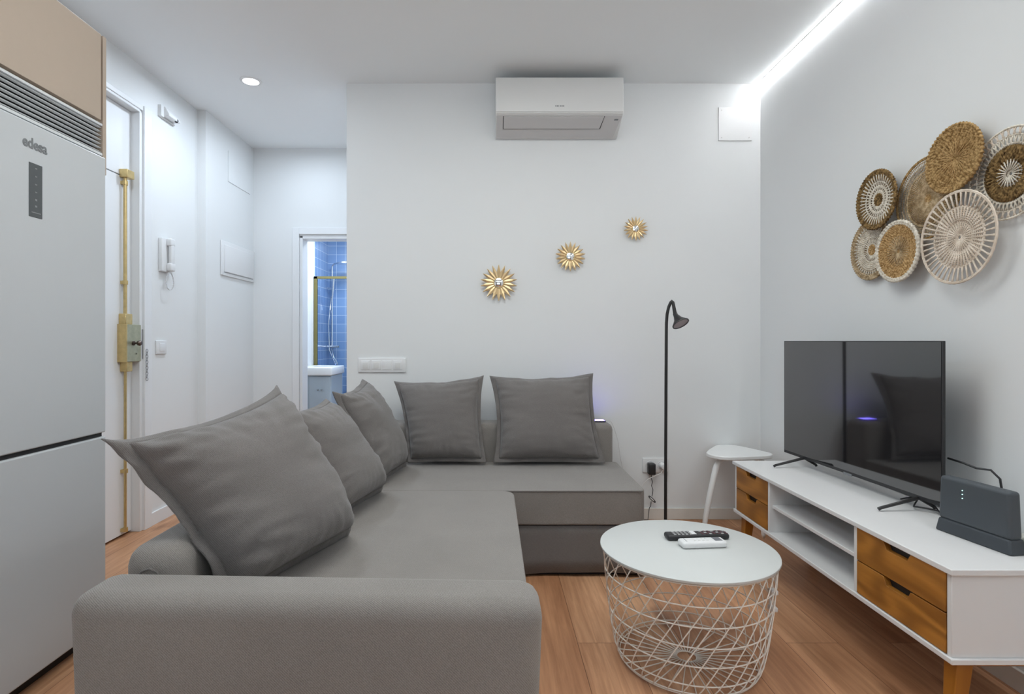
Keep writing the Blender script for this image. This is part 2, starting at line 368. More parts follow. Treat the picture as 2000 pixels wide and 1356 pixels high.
# wall behind the camera with its window opening
struct(MB().box(-2.24, -1.45, -2.35, -2.2, 0, H).box(1.15, 1.81, -2.35, -2.2, 0, H).box(-1.45, 1.15, -2.35, -2.2, 0, 0.6).box(-1.45, 1.15, -2.35, -2.2, 2.3, H), 'wall_rear', 'rear')
wf = MB()
for x0, x1 in ((-1.45, -1.39), (-0.18, -0.12), (1.09, 1.15)): wf.box(x0, x1, -2.3, -2.24, 0.6, 2.3)
wf.box(-1.45, 1.15, -2.3, -2.24, 0.6, 0.66).box(-1.45, 1.15, -2.3, -2.24, 2.24, 2.3)
struct(wf, 'window_1', 'gloss')
# bathroom
struct(MB().box(-2.05, -1.90, 4.80, 6.02, 0, 2.5), 'wall_bathroom_left', 'wall')
struct(MB().box(-2.05, -1.895, 6.02, 6.5, 0, 2.5), 'wall_shower_left', 'tiley')
struct(MB().box(-2.05, -0.3, 6.5, 6.62, 0, 2.5), 'wall_shower_back', 'tilex')
struct(MB().box(-0.5, -0.35, 4.80, 6.5, 0, 2.5), 'wall_bathroom_right', 'wall')
struct(MB().box(-2.05, -0.3, 4.80, 6.62, 2.42, 2.5), 'ceiling_bathroom', 'ceil')
struct(MB().box(-1.895, -0.5, 6.38, 6.5, 0, 0.80), 'trim_1', 'tilex')
# skirting boards
struct(MB().box(-0.904, XR, YB-0.013, YB, 0, 0.068), 'baseboard_back', 'base', bevel=0.002)
struct(MB().box(XR-0.013, XR, -2.2, YB-0.013, 0, 0.068), 'baseboard_right', 'base', bevel=0.002)
struct(MB().box(-0.917, -0.904, YB, 4.668, 0, 0.068), 'baseboard_hall_right', 'gloss')
struct(MB().box(-2.04, -2.028, 3.34, 3.894, 0, 0.075).box(-1.983, -1.971, 3.894, 4.668, 0, 0.075), 'baseboard_left', 'gloss')
# bathroom door casing
dc = MB().box(-1.655, -1.60, 4.652, 4.675, 0, 2.04).box(-1.60, -0.93, 4.652, 4.675, 1.985, 2.04).box(-0.93, -0.905, 4.652, 4.675, 0, 2.04)
dc.box(-1.60, -1.575, 4.668, 4.80, 0, 1.96).box(-1.575, -0.93, 4.668, 4.80, 1.95, 1.975)
struct(dc, 'door_2', 'gloss', bevel=0.003)
# entry door: casing with leaf, upper panel, bolt and lock
dr = struct(MB().box(-2.04, -2.022, 3.275, 3.345, 0, 2.47).box(-2.04, -2.03, 2.36, 3.275, 2.44, 2.47).box(-2.135, -2.036, 3.251, 3.277, 0, 2.43)
            .box(-2.135, -2.036, 2.34, 2.361, 0, 2.43).box(-2.135, -2.036, 2.361, 3.251, 2.425, 2.442), 'door_1', 'gloss', bevel=0.003)
MB().box(-2.125, -2.085, 2.362, 3.249, 0.012, 2.030).build('door_leaf', 'gloss', dr, bevel=0.002)
MB().box(-2.125, -2.086, 2.362, 3.2505, 2.036, 2.424).build('upper_panel', 'gloss', dr, bevel=0.002)
tag(MB().box(-2.14, -2.126, 2.362, 3.25, 0.0, 2.424).build('door_shadow_gap', 'dark', dr), 'dark gap behind the leaf')
rx, ry = -2.066, 3.168
tag(MB().cyl((rx, ry, 0.03), (rx, ry, 0.93), 0.0075).build('bolt_rod', 'brass', dr, smooth=True), 'aged brass lower bolt rod')
tag(MB().cyl((rx, ry, 1.24), (rx, ry, 2.02), 0.0095).build('bolt_rod', 'brass', dr, smooth=True), 'aged brass upper bolt rod')
for z in (0.03, 0.36, 1.42, 1.98):
    tag(MB().cyl((rx, ry, z), (rx, ry, z+0.022), 0.014).box(-2.086, rx, ry-0.014, ry+0.014, z+0.002, z+0.02).build('rod_guide', 'brass', dr, smooth=True), 'brass rod guide')
tag(MB().box(-2.086, -2.04, 3.145, 3.21, 2.02, 2.065).build('bolt_keeper', 'brass', dr, bevel=0.003), 'brass bolt keeper at the top')
tag(MB().box(-2.086, -2.045, 3.14, 3.20, 1.195, 1.255).box(-2.086, -2.045, 3.15, 3.20, 0.93, 0.985).build('lock_tail', 'brass', dr, bevel=0.003), 'brass ends of the lock')
lk = MB().box(-2.086, -2.035, 3.135, 3.262, 0.985, 1.195).build('lock_case', 'brassgreen', dr, bevel=0.003); tag(lk, 'tarnished brass surface lock')
MB().box(-2.087, -2.033, 3.128, 3.136, 0.983, 1.197).build('lock_edge_plate', 'brass', lk, bevel=0.001)
MB().lathe([(0, 0), (0.013, 0), (0.013, 0.006), (0.006, 0.010), (0.006, 0.02), (0.014, 0.028), (0.016, 0.038), (0.010, 0.046), (0, 0.048)], (-2.035, 3.19, 1.09), (1, 0, 0), 20).build('knob', 'bronze', lk, smooth=True)
MB().tube([(-2.032, 3.215, 1.03), (-2.030, 3.216, 1.03)], 0.004, 10).build('keyhole', 'dark', lk)
MB().cyl((-2.035, 3.272, 1.0), (-2.035, 3.272, 1.17), 0.004).build('chain_bar', 'steel', lk)
kc = thing('key_chain', 'short steel chain hanging beside the brass lock of the entry door', 'chain', (-2.018, 3.285, 0.86))
for i in range(11):
    z = 1.045-0.0165*i; mb = MB(); a = (PI/2 if i % 2 else 0)
    e1 = Vector((math.cos(a), math.sin(a), 0))
    mb.ring((-2.016, 3.286, z), e1*0.6, Vector((0, 0, 1)), Vector((-math.sin(a), math.cos(a), 0)), 0.0095, 0.0017, 14, 6)
    mb.build('chain_link', 'steel', kc, smooth='all')

# LED strip recessed where the ceiling meets the right wall
led = thing('led_strip', 'long glowing LED strip along the top of the right wall', 'lamp', (XR-0.008, 1.0, H))
tag(MB().box(XR-0.0135, XR-0.0005, -2.15, YB-0.002, H-0.006, H+0.004).build('diffuser', 'strip', led), 'glowing white diffuser')
MB().box(XR-0.0165, XR-0.0135, -2.15, YB-0.002, H-0.0035, H+0.006).build('profile', 'stripframe', led)
dl = thing('downlight', 'small round recessed ceiling spotlight above the entrance hall', 'lamp', (-1.484, 3.458, H))
MB().lathe([(0.047, 0.0), (0.047, -0.006), (0.062, -0.004), (0.064, 0.0)], (-1.484, 3.458, H), n=40).build('trim_ring', 'plastic', dl, smooth=True)
tag(MB().lathe([(0, 0), (0.047, 0), (0.047, -0.002), (0, -0.002)], (-1.484, 3.458, H), n=40).build('lens', 'spot', dl), 'glowing lens')

# ================================================================= LEFT WALL FITTINGS
al = thing('motion_detector', 'small white alarm motion detector high on the left wall', 'alarm', (-2.04, 3.52, 2.47))
MB().rbox(-2.04, -2.028, 3.435, 3.60, 2.475, 2.485, 0.003).box(-2.04, -2.018, 3.432, 3.462, 2.478, 2.545).build('bracket', 'plastic', al)
MB().prism([(-2.04, 2.545), (-2.012, 2.545), (-1.985, 2.500), (-1.985, 2.485), (-2.04, 2.485)], 'y', 3.46, 3.585).build('housing', 'plastic', al, bevel=0.004)
tag(MB().lathe([(0, 0), (0.012, 0), (0.010, 0.004), (0, 0.006)], (-1.992, 3.55, 2.489), (0.6, -0.4, -0.5), 20).build('sensor_lens', 'blackp', al, smooth=True), 'black sensor lens')
ic = thing('intercom', 'white wall intercom handset with coiled cord beside the entry door', 'intercom', (-2.04, 3.49, 1.53))
MB().rbox(-2.04, -2.015, 3.435, 3.545, 1.53, 1.735, 0.004).build('base_plate', 'plastic', ic, smooth=True)
MB().rbox(-2.017, -1.985, 3.480, 3.530, 1.69, 1.738, 0.008).rbox(-2.017, -1.985, 3.480, 3.530, 1.535, 1.585, 0.008).rbox(-2.008, -1.986, 3.486, 3.524, 1.56, 1.72, 0.006).build('handset', 'plastic', ic, smooth=True)
pts = []
for i in range(150):
    t = i/149; a = t*2*PI
    c = Vector((-2.005, 3.50+0.045*math.sin(a)*(0.6+0.4*math.sin(PI*t)), 1.53-0.055*(1-math.cos(a))))
    pts.append(c+Vector((math.cos(t*2*PI*36), math.sin(t*2*PI*36), 0))*0.0035)
MB().tube(pts, 0.0018, 5).build('coiled_cord', 'plastic', ic, smooth='all')
def wall_plate(name, label, x, y0, y1, z0, z1, keys, cat='switch'):
    o = thing(name, label, cat, (x, (y0+y1)/2, z0))
    MB().rbox(x, x+0.010, y0, y1, z0, z1, 0.003).build('frame', 'plastic', o, smooth=True)
    for a, b in keys: MB().rbox(x+0.008, x+0.013, a, b, z0+0.017, z1-0.017, 0.002).build('rocker', 'plastic', o, smooth=True)
    return o
wall_plate('light_switch', 'single white light switch on the left wall under the intercom', -2.04, 3.405, 3.51, 1.022, 1.106, [(3.435, 3.482)])
fb = thing('fuse_box', 'flush white electrical panel with a framed lid on the hall wall', 'panel', (-1.983, 4.37, 1.58))
MB().rbox(-1.983, -1.970, 4.10, 4.655, 1.585, 1.84, 0.004).build('frame', 'plastic', fb, smooth=True)
MB().rbox(-1.972, -1.962, 4.135, 4.62, 1.612, 1.812, 0.004).build('lid', 'plastic', fb, smooth=True)
MB().box(-1.9705, -1.969, 4.128, 4.627, 1.606, 1.611).build('shadow_joint', 'steel', fb)
tag(MB().box(-1.983, -1.978, 4.22, 4.60, 2.30, 2.53).build('inspection_hatch', 'wall', bevel=0.001, loc=(-1.983, 4.4, 2.3)), 'flat white access panel high on the hall wall above the electrical panel', 'panel')

# ================================================================= BACK WALL FITTINGS
ap = thing('access_cover', 'square white screwed access cover near the ceiling corner above the stool', 'panel', (1.5, YB, 2.34))
MB().rbox(1.399, 1.605, YB-0.006, YB, 2.343, 2.549, 0.0015).build('plate', 'plastic', ap)
for x in (1.417, 1.587):
    for z in (2.361, 2.531): MB().cyl((x, YB-0.0075, z), (x, YB-0.005, z), 0.0035, n=12).build('screw', 'acunder', ap)
# four-gang switch
sw = thing('switch_plate', 'wide white plate of four switches on the back wall left of the cushions', 'switch', (-0.68, YB, 0.91))
x0, x1, z0, z1 = -0.831, -0.536, 0.908, 0.997
MB().rbox(x0, x1, YB-0.010, YB, z0, z1, 0.003).build('frame', 'plastic', sw, smooth=True)
for i in range(4):
    a = x0+0.017+i*0.067
    f = MB().rbox(a, a+0.056, YB-0.013, YB-0.008, z0+0.016, z1-0.016, 0.002)
    f = f.build('rocker', 'plastic', sw, smooth=True)
    if i != 2: MB().rbox(a+0.012, a+0.044, YB-0.0148, YB-0.0125, z0+0.024, z1-0.027, 0.001).build('button', 'acbody', f, smooth=True)
# socket behind the lamp, chargers
so = thing('wall_socket', 'white double wall socket low on the back wall behind the floor lamp', 'socket', (1.01, YB, 0.29))
MB().rbox(0.928, 1.088, YB-0.010, YB, 0.288, 0.378, 0.003).build('frame', 'plastic', so, smooth=True)
for x in (0.972, 1.045):
    MB().lathe([(0.022, 0.0015), (0.022, -0.001), (0.026, -0.0025), (0.028, 0)], (x, YB-0.010, 0.333), (0, 1, 0), 28).build('socket_ring', 'plastic', so, smooth=True)
ch = thing('power_adapter', 'black plug-in power adapter with dangling bundled black cable in the wall socket', 'charger', (0.975, YB-0.03, 0.28))
MB().rbox(0.954, 0.998, YB-0.055, YB-0.0105, 0.283, 0.352, 0.008).build('adapter_body', 'blackp', ch, smooth=True)
c = [(0.976, YB-0.035, 0.284), (0.974, YB-0.035, 0.262), (0.979, YB-0.04, 0.24), (0.974, YB-0.04, 0.215), (0.982, YB-0.04, 0.19), (0.979, YB-0.04, 0.165), (0.976, YB-0.04, 0.15)]
MB().tube(c, 0.0022, 6).tube([(0.972, YB-0.04, 0.12), (0.968, YB-0.04, 0.09), (0.960, YB-0.04, 0.078), (0.955, YB-0.03, 0.004), (0.88, YB-0.03, 0.004)], 0.0022, 6).build('cable', 'blackp', ch, smooth=True)
cb = MB()
for k in range(3):
    pp = []
    for i in range(20):
        a = 2*PI*i/20; u = math.cos(a)*0.026; v = math.sin(a)*0.006
        pp.append((0.977+u*0.72+v*0.7, YB-0.036-0.004*k, 0.133-u*0.70+v*0.7))
    cb.tube(pp, 0.0024, 6, closed=True)
cb.build('cable_bundle', 'blackp', ch, smooth='all')
wc = thing('white_plug', 'white round plug with thin white cable in the wall socket beside the lamp pole', 'charger', (1.045, YB-0.03, 0.31))
MB().lathe([(0, 0.045), (0.014, 0.043), (0.019, 0.028), (0.021, 0.0), (0, 0)], (1.045, YB-0.0115, 0.333), (0, -1, 0), 20).build('plug_body', 'plastic', wc, smooth=True)
MB().tube([(1.043, YB-0.04, 0.315), (1.03, YB-0.05, 0.295), (0.99, YB-0.06, 0.280), (0.95, YB-0.06, 0.262), (0.92, YB-0.06, 0.235), (0.90, YB-0.06, 0.19), (0.885, YB-0.06, 0.12), (0.86, YB-0.05, 0.004), (0.80, YB-0.05, 0.004)], 0.0022, 6).build('cable', 'acbody', wc, smooth=True)

# air conditioner
ac = thing('air_conditioner', 'white split air conditioner unit high on the back wall under the ceiling', 'air conditioner', (0.39, YB, 2.35))
X0, X1 = 0.018, 0.766
prof = [(YB, 2.648), (YB-0.17, 2.652), (YB-0.195, 2.644), (YB-0.20, 2.62), (YB-0.20, 2.435), (YB-0.188, 2.428), (YB-0.03, 2.352), (YB, 2.352)]
MB().prism(prof, 'x', X0, X1).build('casing', 'acbody', ac, bevel=0.004)
MB().rbox(X0+0.002, X1-0.002, YB-0.206, YB-0.199, 2.440, 2.640, 0.003).build('front_panel', 'acbody', ac, smooth=True)
# the sloping underside with the louvre flap
def slope(t, out=0.0): # t 0 front .. 1 back
    y = YB-0.188+0.158*t; z = 2.428-0.076*t
    return Vector((0, y-0.433*out, z-0.90*out))
def slab(mb, xa, xb, xc, xd, t0, t1, o0, o1):
    v = []
    for o in (o0, o1):
        for (x, t) in ((xa, t0), (xb, t0), (xc, t1), (xd, t1)):
            p = slope(t, o); v.append(mb.bm.verts.new((x, p.y, p.z)))
    for f in ((0,1,2,3),(7,6,5,4),(0,4,5,1),(1,5,6,2),(2,6,7,3),(3,7,4,0)): mb.bm.faces.new([v[i] for i in f])
    return mb
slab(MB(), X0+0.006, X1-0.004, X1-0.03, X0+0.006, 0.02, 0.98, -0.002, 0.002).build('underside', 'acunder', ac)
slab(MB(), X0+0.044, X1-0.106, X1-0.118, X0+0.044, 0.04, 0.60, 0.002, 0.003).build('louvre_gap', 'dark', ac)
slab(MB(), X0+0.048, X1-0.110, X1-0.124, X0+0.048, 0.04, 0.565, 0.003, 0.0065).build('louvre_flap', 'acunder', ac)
slab(MB(), X1-0.045, X1-0.022, X1-0.024, X1-0.047, 0.16, 0.22, 0.002, 0.003).build('indicator', 'logo', ac)
lg = MB()
for i, ww in enumerate((0.0042, 0.0050, 0.0018, 0.0046, 0.0046, 0.0050)):
    lg.box(0.366+i*0.009, 0.366+i*0.009+ww+0.002, YB-0.2068, YB-0.2055, 2.4695, 2.4765)
lg.build('logo_mark', 'logo', ac)

# sunburst mirrors
def sunburst(x, z, r, rc, n, label):
    o = thing('sunburst_mirror', label, 'mirror', (x, YB-0.02, z), 'gold sunburst mirrors on the back wall')
    for i in range(n):
        a = 2*PI*i/n+PI/2; d = Vector((math.cos(a), 0, math.sin(a))); s = Vector((-math.sin(a), 0, math.cos(a)))
        c0 = Vector((x, YB-0.016, z)); mb = MB(); wd = 2*PI*rc*1.25/n*0.84; L_ = []
        prof = [(0.92, 0.5), (1.25, 0.95), (1.9, 1.45), (2.5, 1.25), (3.0, 0.75)]
        rr = r/rc; ts = [(0.90, 0.80), (rr*0.42, 1.08), (rr*0.62, 1.0), (rr*0.82, 0.58), (rr, 0.04)]
        up = []; dn = []; mid = []
        for t, ww in ts:
            p = c0+d*rc*t; fl = 0.010*(t-0.9)/(rr-0.9)
            mid.append(mb.bm.verts.new(p+Vector((0, -0.004-fl, 0))))
            up.append(mb.bm.verts.new(p+s*wd*ww+Vector((0, -fl, 0)))); dn.append(mb.bm.verts.new(p-s*wd*ww+Vector((0, -fl, 0))))
        for k in range(len(ts)-1):
            mb.bm.faces.new((up[k], up[k+1], mid[k+1], mid[k])); mb.bm.faces.new((mid[k], mid[k+1], dn[k+1], dn[k]))
        p = mb.build('petal', 'gold', o)
        sd = p.modifiers.new('solid', 'SOLIDIFY'); sd.thickness = 0.0012
    MB().ring((x, YB-0.022, z), Vector((1, 0, 0)), Vector((0, 0, 1)), Vector((0, -1, 0)), rc, rc*0.09, 40, 8).build('rim', 'brass', o, smooth='all')
    MB().lathe([(rc*0.97, 0)]+[(rc*0.97*math.cos(PI/2*q/10), 0.005+rc*0.16*math.sin(PI/2*q/10)**2) for q in range(10)]+[(0, 0.005+rc*0.16)], (x, YB-0.018, z), (0, -1, 0), 40).build('mirror_disc', 'mirror', o, smooth='all')
    MB().cyl((x, YB-0.0005, z), (x, YB-0.018, z), rc*0.8, n=24).build('backing', 'brass', o)
sunburst(0.038, 1.461, 0.113, 0.030, 18, 'largest and lowest gold sunburst mirror on the back wall')
sunburst(0.479, 1.623, 0.092, 0.026, 18, 'middle sized gold sunburst mirror, central of three on the back wall')
sunburst(0.882, 1.795, 0.075, 0.020, 18, 'smallest and highest gold sunburst mirror, nearest the floor lamp')

# ================================================================= FLOOR LAMP
lp = thing('floor_lamp', 'slim black floor lamp with a cone head standing by the back wall', 'lamp', (0.952, 3.1, 0))
MB().lathe([(0, 0), (0.105, 0), (0.108, 0.004), (0.106, 0.010), (0.02, 0.014), (0.010, 0.03), (0, 0.03)], (0.952, 3.1, 0), n=48).build('base', 'black', lp, smooth=True)
pole = [(0.952, 3.1, 0.01), (0.953, 3.1, 0.5), (0.955, 3.1, 0.9), (0.957, 3.1, 1.20), (0.960, 3.098, 1.25), (0.968, 3.095, 1.289), (0.977, 3.09, 1.313), (0.983, 3.088, 1.321), (0.988, 3.086, 1.315), (0.992, 3.083, 1.29), (0.996, 3.08, 1.262), (1.000, 3.077, 1.243)]
MB().tube(pole, [0.0085]*4+[0.0085, 0.0085, 0.0085, 0.0085, 0.0085, 0.009, 0.010, 0.012], 12).build('pole', 'black', lp, smooth=True)
ax = Vector((0.30, -0.50, -0.81)).normalized()
MB().lathe([(0, -0.012), (0.011, -0.008), (0.014, 0.010), (0.023, 0.032), (0.038, 0.050), (0.047, 0.060), (0.047, 0.064), (0.041, 0.064), (0.041, 0.060)], (0.999, 3.077, 1.246), ax, 40).build('lamp_shade', 'black', lp, smooth=True)
tag(MB().lathe([(0, 0.0615), (0.041, 0.0615), (0.041, 0.0605), (0, 0.0605)], (0.999, 3.077, 1.246), ax, 40).build('lens', 'lens', lp), 'grey frosted lens')

# ================================================================= STOOL
st = thing('stool', 'white three-legged stool with rounded triangular seat in the back corner', 'stool', (1.42, 3.3, 0))
A, B, C3 = Vector((1.585, 3.20)), Vector((1.275, 3.19)), Vector((1.44, 3.455))
cen = (A+B+C3)/3
def blob(k):
    out = []
    for i in range(72):
        a = 2*PI*i/72; d = Vector((math.cos(a), math.sin(a))); best = 0
        for c, rr in ((A, 0.065), (B, 0.10), (C3, 0.095)):
            # support of a disc round each corner, mixed towards a circle
            best = max(best, (c+ (cen-c)*0.34 - cen).dot(d)+rr)
        out.append((a, best))
    # convex hull of support lines -> radial distance
    pts = []
    for i in range(72):
        a = 2*PI*i/72; rr = min(s/max(1e-3, math.cos(a-b)) for b, s in out if math.cos(a-b) > 0.2)
        pts.append((cen.x+math.cos(a)*rr*k, cen.y+math.sin(a)*rr*k))
    return pts
MB().prism(blob(1.0), 'z', 0.437, 0.460).build('seat', 'stool', st, bevel=0.006, seg=3, smooth=True)
for (tx, ty, fx, fy) in ((B.x+0.045, B.y+0.03, 1.187, 3.17), (A.x-0.05, A.y+0.01, 1.478, 3.07), (C3.x, C3.y-0.05, 1.60, 3.425)):
    t = Vector((tx, ty, 0)); f = Vector((fx, fy, 0)); out = (f-t); out.z = 0; dd = out.normalized()
    p = [Vector((cen.x, cen.y, 0))*0.45+t*0.55+Vector((0, 0, 0.428)), t+Vector((0, 0, 0.428)), t+dd*0.03+Vector((0, 0, 0.42)), t+dd*0.05+Vector((0, 0, 0.395)), t+dd*0.06+Vector((0, 0, 0.36)), t.lerp(f, 0.85)+Vector((0, 0, 0.15)), f+Vector((0, 0, 0.012))]
    p[0].z = 0.428
    MB().tube(p, [0.012, 0.015, 0.017, 0.018, 0.018, 0.016, 0.015], 10).build('leg', 'stool', st, smooth='all', sub=1)

# ================================================================= SOFA
sf = thing('corner_sofa', 'large grey fabric corner sofa bed in front of the back wall', 'sofa', (-0.1, 2.3, 0))
# near arm (end panel) with slightly drooping right end
ar = MB().rbox(-0.897, 0.097, 1.185, 1.345, 0.035, 0.560, 0.045, 6)
for v in ar.bm.verts:
    if v.co.z > 0.3: v.co.z -= 0.016*(v.co.x+0.885)/0.98
    v.co.x += 0.012*math.sin((v.co.z-0.2)*4)*(-1 if v.co.x < -0.4 else 1)
ar.build('armrest', 'sofa', sf, smooth='all')
bk = MB().rbox(-0.90, -0.755, 1.355, 3.45, 0.035, 0.60, 0.05, 7)
bk.build('side_backrest', 'sofa', sf, smooth='all')
MB().rbox(-0.70, 0.702, 3.262, 3.455, 0.10, 0.622, 0.038, 6).build('rear_backrest', 'sofa', sf, smooth='all')
def outline(x0, x1, y0, y1, rad):
    """rounded rectangle, radii at (x0y0, x1y0, x1y1, x0y1)"""
    out = []
    for (cx, cy, a0, r) in ((x0, y0, 180, rad[0]), (x1, y0, 270, rad[1]), (x1, y1, 0, rad[2]), (x0, y1, 90, rad[3])):
        ox = cx+(r if cx == x0 else -r); oy = cy+(r if cy == y0 else -r); k = 7 if r > 0.012 else 2
        for i in range(k+1):
            a = R(a0+90*i/k); out.append((ox+r*math.cos(a), oy+r*math.sin(a)))
    return out
MB().prism(outline(-0.76, 0.098, 1.350, 2.618, (0.01, 0.03, 0.065, 0.01)), 'z', 0.225, 0.407).build('chaise_seat', 'sofa', sf, bevel=0.026, seg=5, smooth=True)
MB().box(-0.88, 0.085, 1.350, 2.612, 0.03, 0.222).build('chaise_base', 'sofa', sf, bevel=0.012, seg=3)
MB().prism(outline(-0.76, 0.716, 2.622, 3.258, (0.01, 0.045, 0.02, 0.01)), 'z', 0.243, 0.404).build('bench_seat', 'sofa', sf, bevel=0.009, seg=3, smooth=True)
sk = MB(); nx = 60
cols = []
for i in range(nx+1):
    x = -0.70+1.39*i/nx; cols.append((x, 2.633, 1))
for j in range(6): a = R(-90+90*j/5); cols.append((0.690+0.018*math.cos(a), 2.651+0.018*math.sin(a), 0.5))
for j in range(1, 16): cols.append((0.708, 2.651+0.6*j/15, 0))
zs = [0.238, 0.20, 0.14, 0.08, 0.016]; grid = []
for i, (x, y, k) in enumerate(cols):
    row = []
    for z in zs:
        f = (0.238-z)/0.222
        wv = 0.007*f*(math.sin(x*11+1.2)+0.6*math.sin(x*23+y*14))
        row.append(sk.bm.verts.new((x+(wv*(1-k)), y-wv*k*0.9-0.006*f*k, z-(0.006*math.sin(x*5+2) if z < 0.05 else 0)*k)))
    grid.append(row)
for a, b in zip(grid, grid[1:]):
    for j in range(len(zs)-1): sk.bm.faces.new((a[j], b[j], b[j+1], a[j+1]))
s_ = sk.build('skirt', 'cushion', sf, smooth='all'); sm_ = s_.modifiers.new('solid', 'SOLIDIFY'); sm_.thickness = 0.004
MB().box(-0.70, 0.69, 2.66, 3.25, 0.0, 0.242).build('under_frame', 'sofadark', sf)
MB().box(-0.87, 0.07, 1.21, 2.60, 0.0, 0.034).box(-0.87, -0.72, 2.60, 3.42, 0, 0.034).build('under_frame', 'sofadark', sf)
MB().tube([(-0.69, 2.6205, 0.402), (0.70, 2.6205, 0.402)], 0.0025, 6).build('seam', 'cushion', sf)
MB().tube([(0.098, 2.05, 0.20), (0.125, 2.05, 0.198), (0.142, 2.05, 0.185), (0.140, 2.05, 0.160)], 0.004, 6).tube([(0.098, 2.06, 0.19), (0.12, 2.06, 0.186), (0.130, 2.06, 0.175), (0.128, 2.06, 0.155)], 0.004, 6).build('pull_loop', 'cushion', sf, smooth='all')
# round seam on the end of the side backrest
MB().tube([(-0.856, 1.354, 0.42), (-0.855, 1.354, 0.52), (-0.845, 1.354, 0.546), (-0.825, 1.354, 0.553), (-0.807, 1.354, 0.545), (-0.799, 1.354, 0.52), (-0.799, 1.354, 0.42)], 0.003, 6).build('seam', 'cushion', sf, smooth='all')

